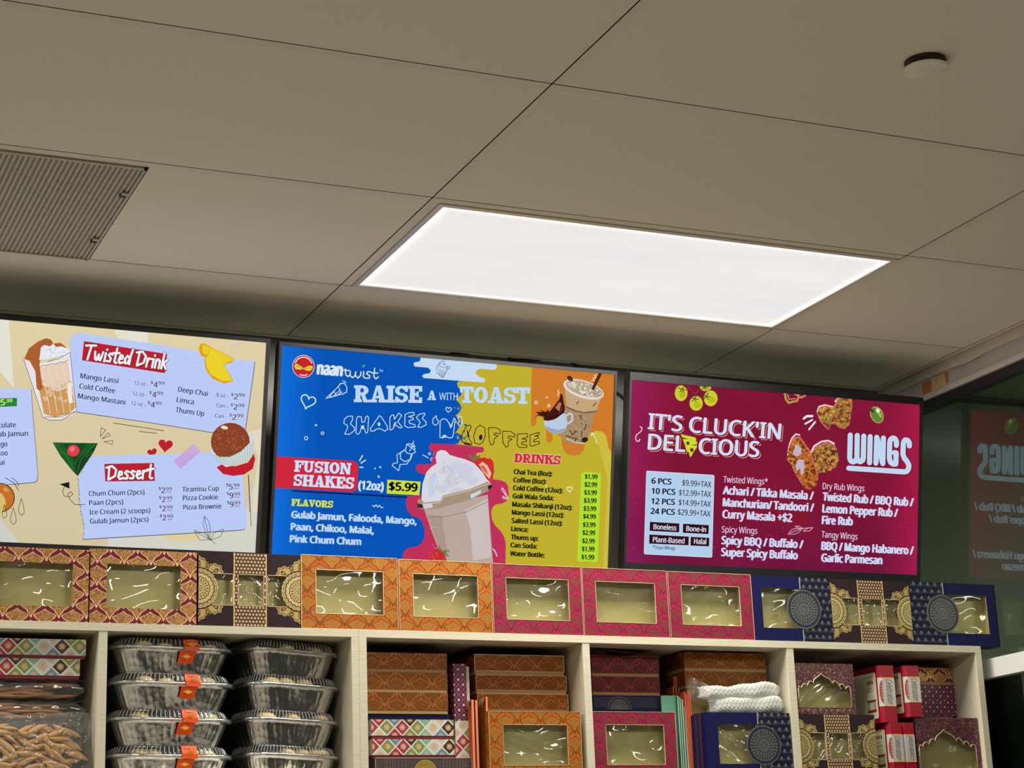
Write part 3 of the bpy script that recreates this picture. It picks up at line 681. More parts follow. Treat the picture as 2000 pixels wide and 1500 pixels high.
# ---------------------------------------------------------------- middle screen: shakes and coffee
A2 = Art(-0.1085, 0.8025, -0.0105, 0.500)
BLU, YEL, ORA, WHT, CRI, REDB = C(10, 88, 186), C(192, 176, 46), C(206, 122, 42), C(188, 214, 246), C(192, 50, 92), C(206, 40, 62)
def f2(u, v):
    e = max(0, 1 - u / 0.12)
    return C(8 + 10 * e, 84 + 26 * e, 182 + 34 * e)
A2.base(f2, 24, 10)
yb = [(905, 640)] + [(897 + 6 * math.sin(i * 1.7) + 3 * math.sin(i * 3.1), 700 + i * 8) for i in range(22)] + [(893, 880), (893, 1200), (1300, 1200), (1300, 640)]
A2.poly(yb, YEL); A2.poly(K(KF, (1500, -400), (1800, -400), (1800, 1500), (1660, 1500), (1720, 400)), C(204, 188, 66))
rr = random.Random(3)
for i in range(46):
    y = rr.uniform(742, 872); x = 899 + rr.gauss(0, 6); A2.ell((x, y), rr.uniform(1, 3.5), rr.uniform(1, 2.6), [YEL, C(36, 92, 160), C(150, 150, 80)][i % 3], rr.uniform(0, 3), 6, up=(i % 8 == 0))
# white cloud with popcorn doodle
A2.poly(K(KC, (1575, 150), (1585, 270), (1575, 295), (1520, 305), (1512, 330), (1530, 348), (1660, 358), (1690, 385), (1680, 415), (1620, 425), (1600, 445), (1620, 465), (2000, 495)) + K(KD, (440, 300), (462, 280), (455, 258), (400, 245), (362, 205), (372, 175), (410, 158), (560, 172), (578, 150), (580, 80), (580, 40), (0, -60)), C(196, 218, 244))
for q in (((1745, 385), (1760, 330), (1800, 315), (1830, 330), (1870, 365), (1850, 400), (1815, 465), (1740, 400)), ((1760, 340), (1815, 355), (1868, 372)), ((1762, 375), (1790, 440)), ((1785, 370), (1808, 455)), ((1810, 375), (1820, 455)), ((1838, 380), (1830, 440)), ((1780, 330), (1770, 310), (1810, 290), (1835, 310), (1830, 330)), ((1855, 350), (1890, 345), (1880, 375)), ((1812, 290), (1820, 265), (1850, 285))):
    A2.stroke(K(KC, *q), 0.9, C(60, 84, 120))
# orange panel with drips
A2.poly(K(KD, (940, 0), (930, 700), (925, 720), (935, 745), (955, 752), (978, 740), (985, 715), (990, 660), (1010, 648), (1050, 660), (1075, 720), (1085, 780), (1085, 890), (1100, 918), (1120, 922), (1142, 912), (1150, 890), (1150, 800), (1240, 860), (1248, 940), (1268, 1000), (1310, 1040), (1370, 1052), (1430, 1040), (1468, 1000), (1485, 940), (1500, 880), (1540, 820), (1600, 798), (1660, 806), (1700, 845), (1715, 900), (1725, 970), (1760, 1030), (1900, 1060), (1900, 0)), ORA)
# wordmark and round emblem
A2.ell(KC(381, 345), 21.8, 22.4, C(226, 216, 226)); A2.ell(KC(381, 345), 20.6, 21.2, C(196, 36, 44)); 
A2.poly(K(KC, (285, 335), (310, 318), (340, 330), (385, 365), (430, 340), (470, 340), (478, 362), (455, 390), (420, 392), (385, 375), (345, 378), (300, 375)), C(226, 214, 60))
A2.stroke(K(KC, (300, 345), (330, 350), (380, 372), (430, 362), (465, 365)), 1.0, C(150, 110, 40)); A2.poly(K(KC, (310, 320), (385, 362), (450, 335), (400, 352)), C(176, 60, 40))
for i in range(13):
    a = math.radians(205 + i * 10.8); A2.stroke([(KC(381, 345)[0] + 17.2 * math.cos(a + d), KC(381, 345)[1] + 17.8 * math.sin(a + d)) for d in (-.05, .05)], 2.4, C(232, 214, 216), up=(i == 0))
for i in range(5):
    a = math.radians(70 + i * 10); A2.stroke([(KC(381, 345)[0] + 17.0 * math.cos(a + d), KC(381, 345)[1] + 17.6 * math.sin(a + d)) for d in (-.05, .05)], 2.2, C(232, 214, 216), up=(i == 0))
A2.text('naan', KC(514, 424), KC(783, 446), 24.5, C(222, 230, 246), .035); 
for q in (((812, 372), (815, 430), (838, 452), (858, 430)), ((795, 385), (850, 388)), ((862, 395), (860, 440), (885, 462), (912, 440), (918, 400), (915, 440), (940, 466), (968, 440), (972, 402)), ((1000, 398), (996, 450), (1012, 466)), ((1072, 402), (1040, 400), (1030, 422), (1062, 442), (1058, 466), (1022, 468)), ((1112, 365), (1104, 450), (1125, 475), (1148, 455)), ((1078, 412), (1145, 415))):
    A2.stroke(K(KC, *q), 2.3, C(214, 226, 246))
A2.poly(K(KC, (980, 360), (990, 335), (1018, 326), (1012, 345)), C(80, 170, 120)); A2.text('TM', KC(1156, 400), KC(1196, 403), 4.6, C(206, 222, 246), .01)
A2.slab('RAISE', KC(900, 712), KC(1606, 720), 32.5, WHT, .6); A2.slab('A', KC(1655, 690), KC(1742, 692), 18, WHT, .4); A2.text('WITH', KC(1775, 689), KC(1966, 692), 14, WHT, .004)
A2.slab('TOAST', KD(200, 508), KD(918, 520), 31.5, WHT, .6)
# outline lettering
def outl(k, letters, w, col, inner=()):
    for L in letters: A2.stroke(K(k, *L), w, col, True)
    for L in inner: A2.poly(K(k, *L), col)
LC = C(200, 224, 246)
outl(KC, [((885, 858), (835, 858), (800, 890), (795, 930), (835, 955), (830, 985), (805, 1040), (850, 1045), (905, 1005), (905, 975), (862, 935), (885, 895)),
          ((940, 860), (925, 890), (920, 1030), (940, 1045), (962, 1025), (972, 985), (1005, 985), (1020, 1030), (1040, 1025), (1050, 870), (1035, 855), (1018, 870), (1010, 915), (980, 920), (975, 865)),
          ((1160, 852), (1065, 990), (1075, 1010), (1105, 1012), (1130, 990), (1170, 985), (1215, 1012), (1248, 990), (1235, 950), (1180, 865)),
          ((1290, 845), (1268, 870), (1270, 1000), (1300, 990), (1320, 945), (1375, 980), (1395, 970), (1350, 915), (1390, 850), (1360, 825), (1315, 890), (1308, 845)),
          ((1470, 820), (1425, 840), (1420, 955), (1450, 975), (1530, 968), (1525, 945), (1470, 930), (1465, 905), (1510, 890), (1500, 870), (1460, 862), (1520, 845), (1515, 820)),
          ((1625, 825), (1570, 838), (1540, 870), (1580, 920), (1555, 970), (1590, 972), (1642, 945), (1640, 915), (1600, 880), (1628, 840)),
          ((1745, 852), (1712, 885), (1708, 930), (1735, 952), (1760, 935), (1768, 905), (1748, 885)),
          ((1810, 885), (1785, 910), (1782, 1075), (1810, 1082), (1830, 1050), (1870, 1080), (1905, 1080), (1920, 1050), (1940, 885), (1925, 880), (1900, 970), (1850, 890))], 1.5, LC,
     [((1130, 990), (1075, 1010), (1105, 1000), (1170, 978)), ((1145, 925), (1165, 920), (1172, 945), (1155, 962), (1142, 945)), ((1810, 1082), (1805, 1060), (1830, 1050), (1850, 1075)), ((1870, 910), (1890, 985), (1900, 970), (1925, 885), (1895, 950)), ((1345, 910), (1320, 945), (1300, 985), (1310, 930)), ((975, 985), (968, 960), (1000, 950), (1005, 985))])
outl(KD, [((175, 660), (200, 645), (220, 660), (222, 715), (205, 745), (180, 740), (190, 700))], 1.5, LC)
LB = C(42, 22, 14)
outl(KD, [((300, 738), (265, 750), (220, 830), (215, 895), (250, 935), (315, 945), (322, 925), (280, 860), (285, 820), (315, 760)),
          ((405, 738), (365, 770), (340, 850), (350, 920), (390, 937), (430, 920), (460, 850), (455, 770)),
          ((490, 765), (500, 900), (520, 945), (545, 930), (550, 880), (590, 850), (545, 838), (560, 820), (610, 830), (612, 790), (570, 765)),
          ((635, 800), (640, 920), (670, 965), (695, 955), (695, 905), (735, 885), (690, 870), (700, 850), (762, 860), (765, 835), (720, 805)),
          ((790, 830), (785, 940), (810, 968), (885, 968), (885, 945), (830, 935), (835, 915), (885, 905), (880, 885), (835, 880), (895, 860), (890, 825)),
          ((920, 840), (918, 950), (945, 955), (1015, 930), (1012, 905), (960, 910), (955, 895), (1005, 870), (1000, 850), (965, 855), (1015, 830), (1010, 812))], 1.5, LB,
     [((215, 895), (240, 915), (300, 925), (315, 945), (250, 940)), ((265, 770), (290, 830), (300, 870), (275, 850)), ((395, 850), (415, 832), (430, 850), (425, 885), (405, 895), (393, 875))])
# white doodles
heart(A2, KC(425, 705), 15.5, 2.4, LC, .30); heart(A2, KC(1870, 790), 6, 1.5, LC, .1); 
for x, y, r_ in ((508, 950, 1.5), (575, 1032, 2.6), (407, 1084, 3.2)): A2.oval(KC(x, y), r_, r_, 1.5, LC)
for x, y, r_ in ((1115, 290, .9), (1168, 276, 1.4), (1152, 374, 1.6), (1675, 138, 2.2), (1702, 195, 3.0)): A2.oval(KE(x, y), r_, r_, 1.4, LC)
A2.stroke(K(KE, (1605, 150), (1662, 182)), 1.6, LC); A2.stroke(K(KE, (1745, 108), (1722, 125), (1715, 150)), 1.6, LC)
A2.stroke(K(KC, (735, 555), (760, 522), (800, 520), (825, 560), (822, 610), (780, 632)), 1.7, LC)
for q in (((735, 555), (610, 675)), ((610, 675), (780, 630)), ((690, 598), (720, 650)), ((650, 636), (668, 665)), ((735, 555), (760, 600), (745, 640)), ((640, 668), (700, 590)), ((675, 662), (755, 590)), ((700, 655), (775, 610)), ((782, 490), (788, 500)), ((798, 495), (802, 508)), ((815, 505), (812, 515))): A2.stroke(K(KC, *q), 1.3, LC)
for q in (((955, 210), (985, 158)), ((970, 235), (1015, 205)), ((958, 278), (990, 278))): A2.stroke(K(KE, *q), 2.4, LC)
for q in (((1440, 40), (1430, 90), (1340, 150), (1345, 230), (1300, 240), (1290, 260), (1355, 312), (1365, 285), (1370, 250), (1440, 245), (1480, 190), (1500, 135), (1528, 125), (1520, 100), (1440, 40)), ((1440, 40), (1470, 35), (1525, 80), (1520, 100)), ((1375, 130), (1420, 100), (1440, 130), (1490, 145), (1470, 200), (1420, 220), (1375, 190), (1375, 130)), ((1500, 35), (1512, 10)), ((1470, 110), (1500, 60), (1525, 60))): A2.stroke(K(KE, *q), 1.5, LC)
A2.oval(KE(1500, 45), 2.4, 2.4, 1.4, LC)
A2.stroke(K(KE, (1088, 668), (1105, 685), (1125, 662), (1140, 688), (1160, 668), (1175, 692), (1195, 690)), 1.6, LC)
# crimson splash
A2.poly(K(KE, (1680, 32), (2010, 48)) + K(KF, (430, 70), (443, 82), (443, 112), (425, 125), (372, 128), (360, 150), (420, 195), (500, 250), (540, 400), (620, 412), (670, 435), (692, 480), (698, 560), (672, 628), (630, 650), (565, 660), (530, 690), (518, 740), (525, 810), (560, 880), (615, 930), (650, 990), (668, 1060), (662, 1400)) + K(KE, (1300, 1500), (1395, 1210), (1405, 1150), (1450, 1105), (1535, 1092), (1590, 1060), (1618, 1005), (1625, 920), (1600, 840), (1545, 788), (1485, 775), (1445, 720), (1432, 660), (1435, 575), (1580, 568), (1640, 360), (1560, 330), (1532, 300), (1535, 262), (1560, 246), (1690, 245), (1720, 120), (1680, 105), (1665, 75)), CRI)
A2.poly(K(KF, (430, 380), (500, 175), (540, 220), (548, 320), (525, 400), (500, 440)), C(214, 52, 46))
A2.poly(K(KF, (340, 210), (400, 182), (450, 175), (500, 195), (535, 250), (548, 330), (525, 400), (480, 410), (420, 330)), C(206, 48, 44)); A2.poly(K(KF, (390, 250), (430, 220), (480, 260), (520, 340), (500, 400), (440, 330)), C(232, 190, 160)); A2.poly(K(KF, (405, 265), (435, 255), (470, 300), (490, 360), (450, 325)), C(214, 96, 82))
for q in (((340, 205), (290, 155)), ((345, 200), (350, 150)), ((350, 200), (400, 160))): A2.stroke(K(KF, *q), 3.0, C(86, 132, 52))
# shake in a domed cup
cup = K(KE, (1612, 690), (1700, 950), (1790, 1180), (1830, 1400)) + K(KF, (60, 1500), (560, 1500), (530, 1200), (505, 860), (482, 560))
A2.poly(cup, C(186, 166, 156)); A2.poly(K(KE, (1800, 1200), (1745, 1040), (1690, 880), (1650, 760), (1800, 780), (1860, 1190)), C(172, 148, 138)); A2.poly(K(KF, (250, 720), (480, 600), (520, 1200), (330, 1240), (300, 900)), C(202, 190, 186))
A2.poly(K(KE, (1590, 610), (1600, 450), (1640, 330), (1690, 275), (1745, 240), (1735, 170), (1750, 120), (1790, 100), (1840, 108), (1880, 150), (1915, 182), (1960, 178)) + K(KF, (100, 185), (170, 175), (250, 195), (340, 235), (430, 330), (470, 400), (505, 430), (490, 450), (300, 530), (0, 605)) + K(KE, (1790, 640), (1600, 672)), C(216, 216, 224))
for (x, y, a, b, r_) in ((1700, 430, 9, 26, .4), (1830, 300, 20, 9, -.4), (1900, 420, 22, 14, .2), (1790, 500, 16, 10, .5), (1950, 520, 20, 8, -.3)): A2.ell(KE(x, y), a * .7, b * .7, C(206, 204, 212), r_)
for (x, y, a, b, r_) in ((120, 300, 16, 24, .5), (250, 330, 20, 26, .3), (330, 420, 18, 9, -.4), (60, 470, 22, 8, -.2), (180, 250, 14, 8, .4)): A2.ell(KF(x, y), a * .7, b * .7, C(202, 206, 222), r_)
A2.poly(K(KE, (1660, 590), (1665, 480), (1710, 380), (1750, 345), (1720, 470), (1705, 590)), C(190, 210, 236))
for q in (((1640, 420), (1740, 330)), ((1850, 390), (1880, 470)), ((1700, 560), (1760, 420))): A2.stroke(K(KE, *q), 1.0, C(186, 178, 182))
for q in (((60, 260), (130, 330)), ((20, 210), (30, 330)), ((160, 400), (220, 360))): A2.stroke(K(KF, *q), 1.0, C(184, 178, 190))
A2.poly(K(KE, (1550, 610), (1590, 600), (1610, 640), (1780, 625)) + K(KF, (20, 570), (300, 500), (480, 425), (515, 440), (525, 470), (490, 520), (300, 610), (20, 690)) + K(KE, (1760, 705), (1600, 712), (1550, 690)), C(166, 146, 124))
A2.poly(K(KE, (1545, 648), (1600, 660), (1606, 700), (1548, 690)), C(60, 40, 40)); A2.poly(K(KF, (480, 470), (520, 455), (528, 480), (490, 515)), C(44, 36, 40))
A2.poly(K(KE, (1600, 660), (1700, 650), (1705, 690), (1620, 705)), C(206, 206, 212)); A2.poly(K(KF, (300, 560), (410, 510), (410, 545), (310, 600)), C(204, 212, 226))
A2.stroke(K(KE, (1600, 655), (1780, 640)) + K(KF, (20, 585), (300, 515), (500, 440)), 1.0, C(222, 214, 204)); A2.stroke(K(KE, (1640, 790), (1780, 785)) + K(KF, (10, 790), (250, 740), (480, 630)), 1.3, C(146, 122, 112))
rr = random.Random(8)
for i in range(26): A2.ell(KF(rr.uniform(-120, 470), rr.uniform(780, 1250)), .7, .9, C(214, 204, 198), 0, 6, up=(i == 0))
A2.poly(K(KE, (1650, 1230), (1665, 1160), (1720, 1120), (1780, 1110), (1820, 1150), (1850, 1240), (1830, 1300), (1640, 1300)), C(200, 44, 52)); blobs(A2, (836, 1078, 868, 1096), C(236, 150, 140), 20, .5, .9, 4)
for q in (((1780, 1130), (1770, 1085)), ((1800, 1140), (1840, 1150)), ((1800, 1140), (1875, 1135)), ((1810, 1150), (1868, 1190))): A2.stroke(K(KE, *q), 2.4, C(70, 140, 60))
A2.stroke(K(KF, (688, 600), (655, 520), (630, 488), (622, 505), (650, 545), (680, 580)), 1.5, C(240, 214, 220), True); A2.stroke(K(KF, (680, 600), (640, 575), (630, 590), (655, 602)), 1.4, C(240, 214, 220), True); A2.stroke(K(KF, (532, 1115), (555, 1140), (575, 1190)), 2.0, C(236, 206, 220))
# fusion shakes block
A2.poly(K(KE, (40, 160), (885, 212), (920, 225), (938, 255), (930, 470), (915, 515), (880, 532), (300, 498), (20, 488)), REDB)
A2.stroke(K(KE, (260, 520), (1438, 585)), 2.6, C(4, 16, 62))
A2.slab('FUSION', KE(280, 322), KE(866, 352), 22, C(204, 222, 246), .4); A2.slab('SHAKES', KE(272, 466), KE(896, 502), 22.5, C(204, 222, 246), .4)
A2.text('(12oz)', KE(936, 502), KE(1200, 518), 16.5, C(204, 222, 246), .035)
A2.poly(K(KE, (1238, 404), (1580, 426), (1566, 566), (1231, 547)), C(206, 222, 50)); A2.text('$5.99', KE(1250, 512), KE(1548, 526), 15.5, C(8, 12, 10), .035)
A2.slab('FLAVORS', KE(252, 672), KE(680, 694), 13.2, C(212, 226, 72), .3)
for t, a, b in (('Gulab Jamun, Falooda, Mango,', (248, 796), (1540, 866)), ('Paan, Chikoo, Malai,', (243, 920), (1100, 962)), ('Pink Chum Chum', (233, 1046), (970, 1076))): A2.text(t, KE(*a), KE(*b), 13.2, C(186, 214, 246), .042)
A2.slab('DRINKS', KF(750, 226), KF(1228, 252), 17.8, C(236, 200, 190), 2.0); A2.slab('DRINKS', KF(750, 226), KF(1228, 252), 17.5, C(206, 44, 60), .4)
INK2 = C(40, 44, 14)
for t, a, b in (('Chai Tea (8oz):', (743, 346), (1142, 370)), ('Coffee (8oz):', (740, 430), (1083, 450)), ('Cold Coffee (12oz):', (736, 512), (1250, 542)), ('Goli Wala Soda:', (732, 596), (1158, 618)), ('Masala Shikanji (12oz):', (727, 680), (1348, 716)), ('Mango Lassi (12oz):', (723, 762), (1262, 794)),
                ('Salted Lassi (12oz):', (720, 848), (1247, 878)), ('Limca:', (717, 932), (896, 942)), ('Thums up:', (714, 1016), (1000, 1034)), ('Can Soda:', (709, 1098), (988, 1114)), ('Water Bottle:', (705, 1186), (1064, 1204))): A2.text(t, KF(*a), KF(*b), 9.0, INK2, .042)
A2.poly(K(KF, (1440, 338), (1460, 326), (1620, 334), (1641, 350), (1610, 1235), (1592, 1252), (1415, 1242), (1398, 1228)), C(178, 222, 50))
for i, (t, y) in enumerate(zip(('1.99', '2.99', '3.99', '3.99', '3.99', '4.99', '3.99', '2.99', '2.99', '1.99', '1.99'), (396, 477, 559, 642, 724, 805, 890, 972, 1056, 1139, 1222))):
    x = 1475 - 3.5 * i; A2.text('$' + t, KF(x, y), KF(x + 132, y + 3), 8.8, C(44, 60, 16), .03)
heart(A2, KF(1318, 502), 6, 2.0, C(232, 226, 170), -.05); A2.stroke(K(KF, (1070, 452), (1082, 488)), 2.0, C(226, 220, 150))
# iced coffee cup, espresso cup, splash
A2.poly(K(KD, (1262, 340), (1275, 530), (1255, 720), (1235, 860), (1260, 900), (1340, 930), (1450, 935), (1500, 905), (1530, 800), (1580, 600), (1640, 460)), C(166, 138, 104))
blobs(A2, (1096, 775, 1168, 866), C(190, 164, 130), 230, .5, 1.4, 21, inpoly(K(KD, (1280, 480), (1255, 880), (1340, 920), (1470, 920), (1600, 500)))); blobs(A2, (1096, 775, 1168, 866), C(112, 86, 60), 60, .5, 1.8, 22, inpoly(K(KD, (1280, 480), (1255, 880), (1340, 920), (1470, 920), (1600, 500))))
A2.poly(K(KD, (1270, 350), (1640, 465), (1595, 590), (1450, 605), (1290, 545)), C(196, 166, 122)); A2.stroke(K(KD, (1285, 550), (1370, 595), (1480, 612), (1590, 600)), 2.0, C(110, 82, 56))
for q in (((1390, 520), (1410, 500)), ((1560, 545), (1590, 510)), ((1320, 790), (1345, 840), (1390, 800)), ((1440, 860), (1445, 800)), ((1470, 790), (1490, 730)), ((1280, 850), (1400, 885)), ((1420, 640), (1440, 680)), ((1380, 880), (1375, 910))): A2.stroke(K(KD, *q), 1.8, C(74, 48, 34))
A2.stroke(K(KD, (1285, 880), (1380, 918), (1470, 930)), 1.4, C(232, 220, 200))
ecx = KD(1462, 372); A2.ell(ecx, 41, 17.0, C(222, 218, 214), .30); A2.ell((ecx[0] + 1, ecx[1] - 1), 37.5, 13.5, C(182, 166, 140), .30)
blobs(A2, (ecx[0] - 30, ecx[1] - 14, ecx[0] + 32, ecx[1] + 14), C(224, 216, 202), 46, 1.2, 3.6, 31, lambda x, y: ((x - ecx[0]) / 36) ** 2 + ((y - ecx[1] - (x - ecx[0]) * .3) / 11.5) ** 2 < 1); blobs(A2, (ecx[0] - 30, ecx[1] - 14, ecx[0] + 32, ecx[1] + 14), C(128, 104, 78), 24, .6, 1.8, 32, lambda x, y: ((x - ecx[0]) / 34) ** 2 + ((y - ecx[1] - (x - ecx[0]) * .3) / 10) ** 2 < 1)
A2.poly(K(KD, (1540, 372), (1618, 205), (1650, 212), (1568, 380)), C(72, 38, 26)); A2.ell(KD(1322, 262), 6.5, 4.2, C(58, 36, 26), .8); A2.ell(KD(1474, 890), 6.5, 5.0, C(46, 28, 22), -.3); A2.stroke(K(KD, (1310, 245), (1335, 285)), .8, C(130, 96, 70))
A2.poly(K(KD, (1050, 690), (1055, 655), (1000, 640), (965, 655), (1000, 625), (965, 605), (1040, 605), (1010, 580), (1075, 605), (1095, 580), (1110, 605), (1170, 530), (1215, 470), (1225, 415), (1245, 425), (1255, 500), (1270, 560), (1265, 610), (1180, 670), (1100, 695)), C(66, 24, 20)); A2.poly(K(KD, (1170, 560), (1215, 500), (1235, 520), (1210, 600)), C(176, 120, 92)); A2.stroke(K(KD, (1195, 650), (1245, 560)), 1.6, C(122, 62, 44))
A2.stroke(K(KD, (1285, 640), (1320, 618), (1345, 640), (1345, 690), (1310, 720), (1285, 725)), 3.4, C(196, 208, 226))
A2.poly(K(KD, (1048, 695), (1150, 690), (1262, 612), (1285, 640), (1295, 720), (1280, 780), (1240, 820), (1170, 832), (1110, 810), (1065, 760)), C(186, 202, 224)); A2.poly(K(KD, (1060, 740), (1110, 808), (1170, 830), (1240, 818), (1285, 770), (1200, 790), (1120, 770)), C(150, 166, 190)); A2.poly(K(KD, (1052, 690), (1075, 665), (1150, 640), (1258, 612), (1180, 672), (1100, 696)), C(52, 20, 18))
for x, y, r_ in ((973, 508, 2.8), (1103, 540, 2.4), (1085, 455, 1.2)): A2.oval(KD(x, y), r_, r_, 1.6, C(236, 222, 206))
A2.stroke(K(KD, (1210, 378), (1195, 395), (1212, 410), (1192, 425), (1205, 442)), 1.4, C(240, 214, 186)); A2.stroke(K(KD, (1600, 222), (1570, 230), (1590, 252), (1558, 258), (1570, 280), (1538, 288)), 1.5, C(240, 218, 196))
A2.stroke(K(KD, (1598, 925), (1580, 870), (1545, 822)), 1.8, C(240, 226, 190)); A2.stroke(K(KD, (1540, 850), (1543, 820), (1580, 828)), 1.6, C(240, 226, 190))
screen('menu screen with blue and yellow background advertising shakes, coffee and a drinks price list', -0.1085, 0.8025, -0.0105, 0.500, .0075, .006, .009, .014, A2, 2)

# ---------------------------------------------------------------- right screen: wings
A3 = Art(0.8535, 1.7735, 0.0, 0.4805)
def f3(u, v):
    n = 0.5 + 0.25 * math.sin(u * 9 + v * 5) + 0.25 * math.sin(u * 17 - v * 12 + 1)
    e = max(0, 1 - u / .16); g = max(0, (u - .86) / .14); t = max(0, (v - .6) / .4)
    return C(122 + 10 * n + 20 * e + 40 * g - 14 * t, 21 + 3 * n + 8 * e + 6 * g, 50 + 4 * n + 30 * e + 18 * g + 8 * t)
A3.base(f3, 40, 24)
rr = random.Random(12); A3.up()
for i in range(420):
    x, y = rr.uniform(1222, 1792), rr.uniform(925, 1125); k = rr.uniform(.5, 1.1)
    A3.ell((x, y), k, k, C(150, 36, 84) if i % 3 else C(176, 70, 104), 0, 5, up=False)
WH, PK = C(206, 222, 246), C(226, 206, 222)
for (t, a, b) in (("IT'S CLUCK'IN", (402, 858), (2026, 988)), ('DEL', (402, 1108), (862, 1140)), ('CIOUS', (1022, 1160), (1764, 1204))):
    for dx, dy, c_ in ((3.4, 3.6, C(220, 150, 140)), (2.2, 2.2, C(116, 16, 40)), (0, 0, PK)):
        A3.text(t, (KG(*a)[0] + dx, KG(*a)[1] + dy), (KG(*b)[0] + dx, KG(*b)[1] + dy), 30, c_, .014 if dx else .020)
    A3.text(t, KG(*a), KG(*b), 30, WH, .010)
A3.poly(K(KG, (808, 925), (985, 965), (1000, 1000), (985, 1010), (1008, 1020), (1005, 1085), (960, 1150), (945, 1180), (925, 1210), (905, 1145), (880, 1135), (860, 1060)), C(206, 218, 46))
A3.poly(K(KG, (815, 958), (900, 985), (830, 985)), C(90, 60, 20)); A3.poly(K(KG, (1008, 1048), (930, 1060), (1000, 1066)), C(90, 60, 20))
for x, y, r_ in ((895, 1035, 3.2), (943, 1118, 3.6)): A3.ell(KG(x, y), r_, r_ * 1.1, C(84, 50, 18))
A3.stroke(K(KG, (312, 832), (335, 850), (325, 890), (270, 930), (255, 975), (270, 1010), (300, 1012), (308, 985)), 1.9, C(236, 196, 214))
for x, y, a, b, r_ in ((1110, 350, 11, 8, 0), (812, 425, 12.5, 15.5, .1), (995, 550, 13, 14.5, 0), (1172, 488, 13.5, 15.5, .2)):
    A3.ell(KG(x, y), a + 1.0, b + 1.0, C(120, 52, 30)); A3.ell(KG(x, y), a, b, C(216, 170, 96)); A3.ell(KG(x, y), a - 1.2, b - 1.2, C(202, 206, 44)); A3.ell((KG(x, y)[0] + 2, KG(x, y)[1] + 3), a * .5, b * .4, C(184, 184, 36))
for x, y in ((825, 375), (975, 490), (1120, 460), (1095, 345)):
    for a in (0.3, 1.2, 2.2, 3.4, 5.2): A3.stroke([KG(x, y), KG(x + 48 * math.cos(a), y + 42 * math.sin(a))], 1.7, C(52, 84, 34), up=(a == .3))
for q in (((880, 330), (985, 440), (1050, 350)), ((985, 440), (985, 470))): A3.stroke(K(KG, *q), .9, C(150, 70, 70))
# popcorn, nuggets, olive
A3.stroke(K(KH, (200, 420), (215, 500), (250, 545), (290, 530), (350, 520), (370, 470), (360, 430)), 4.5, C(186, 140, 70)); A3.stroke(K(KH, (320, 430), (400, 480), (450, 455)), 4.0, C(200, 120, 96)); A3.stroke(K(KH, (235, 440), (255, 500), (330, 490)), 1.2, C(226, 190, 140))
def wing(P, hi, seed, w1=(166, 108, 56), w2=(124, 66, 34), w3=(198, 150, 80)):
    A3.stroke([(x - .4, y - .6) for x, y in P], 2.2, C(206, 130, 110), True); A3.poly(P, C(*w1))
    xs, ys = [p[0] for p in P], [p[1] for p in P]; bx = (min(xs), min(ys), max(xs), max(ys)); f = inpoly(P)
    blobs(A3, bx, C(*w2), 70, 1.5, 5, seed, f); blobs(A3, bx, C(*w3), 60, 1.0, 4, seed + 1, f); blobs(A3, bx, C(186, 122, 46), 50, 1, 3, seed + 2, f)
    for q in hi: A3.poly(q, C(196, 176, 196))
A3.stroke(K(KH, (598, 650), (620, 590), (690, 570), (770, 590), (805, 600)), 3.4, C(240, 206, 206)); A3.stroke(K(KH, (820, 525), (860, 485)), 4.0, C(240, 206, 206))
wing(K(KH, (600, 670), (625, 605), (700, 585), (790, 610), (825, 560), (850, 500), (890, 480), (1010, 495), (1020, 600), (1000, 690), (985, 810), (930, 860), (870, 845), (820, 800), (760, 800), (735, 868), (690, 830), (640, 770)), [], 41, (156, 116, 60), (128, 62, 36), (196, 160, 82))
A3.stroke(K(KH, (232, 1230), (255, 1060), (290, 970), (335, 925), (380, 935)), 3.0, C(240, 206, 206)); A3.stroke(K(KH, (520, 1150), (560, 1070), (650, 1015), (730, 1005), (800, 1040)), 3.6, C(240, 206, 206))
wing(K(KH, (525, 1165), (590, 1085), (700, 1035), (800, 1060), (840, 1130), (850, 1220), (820, 1330), (700, 1370), (600, 1410), (560, 1280)), [], 51, (150, 98, 54), (96, 52, 38), (196, 150, 74))
wing(K(KH, (238, 1240), (260, 1070), (310, 970), (385, 965), (430, 1030), (500, 1130), (550, 1250), (575, 1350), (600, 1480)) + K(KJ, (600, 180), (585, 290), (520, 352), (440, 325), (385, 240), (330, 150), (290, 60)),
     [K(KH, (330, 1045), (400, 1090), (400, 1170), (340, 1200), (300, 1170)), K(KH, (370, 1230), (440, 1240), (410, 1330), (340, 1380), (330, 1300)), K(KJ, (380, 60), (440, 40), (430, 150), (400, 180))], 61, (176, 96, 42), (120, 54, 28), (204, 134, 66))
for q in (((430, 735), (470, 705), (535, 705)), ((448, 800), (535, 750)), ((495, 868), (570, 775))): A3.stroke(K(KH, *q), 4.6 if q[0][0] < 440 else 3.4, C(226, 226, 246))
A3.ell(KH(1322, 690), 12.4, 17.0, C(198, 174, 112), -.42); A3.ell(KH(1322, 690), 11, 15.6, C(96, 132, 52), -.42); A3.ell(KH(1335, 640), 3.6, 5.2, C(226, 232, 190), -.4); A3.ell(KH(1265, 640), 3.2, 4.6, C(52, 74, 30), -.4); A3.ell(KH(1360, 690), 2.6, 6, C(158, 186, 74), -.4)
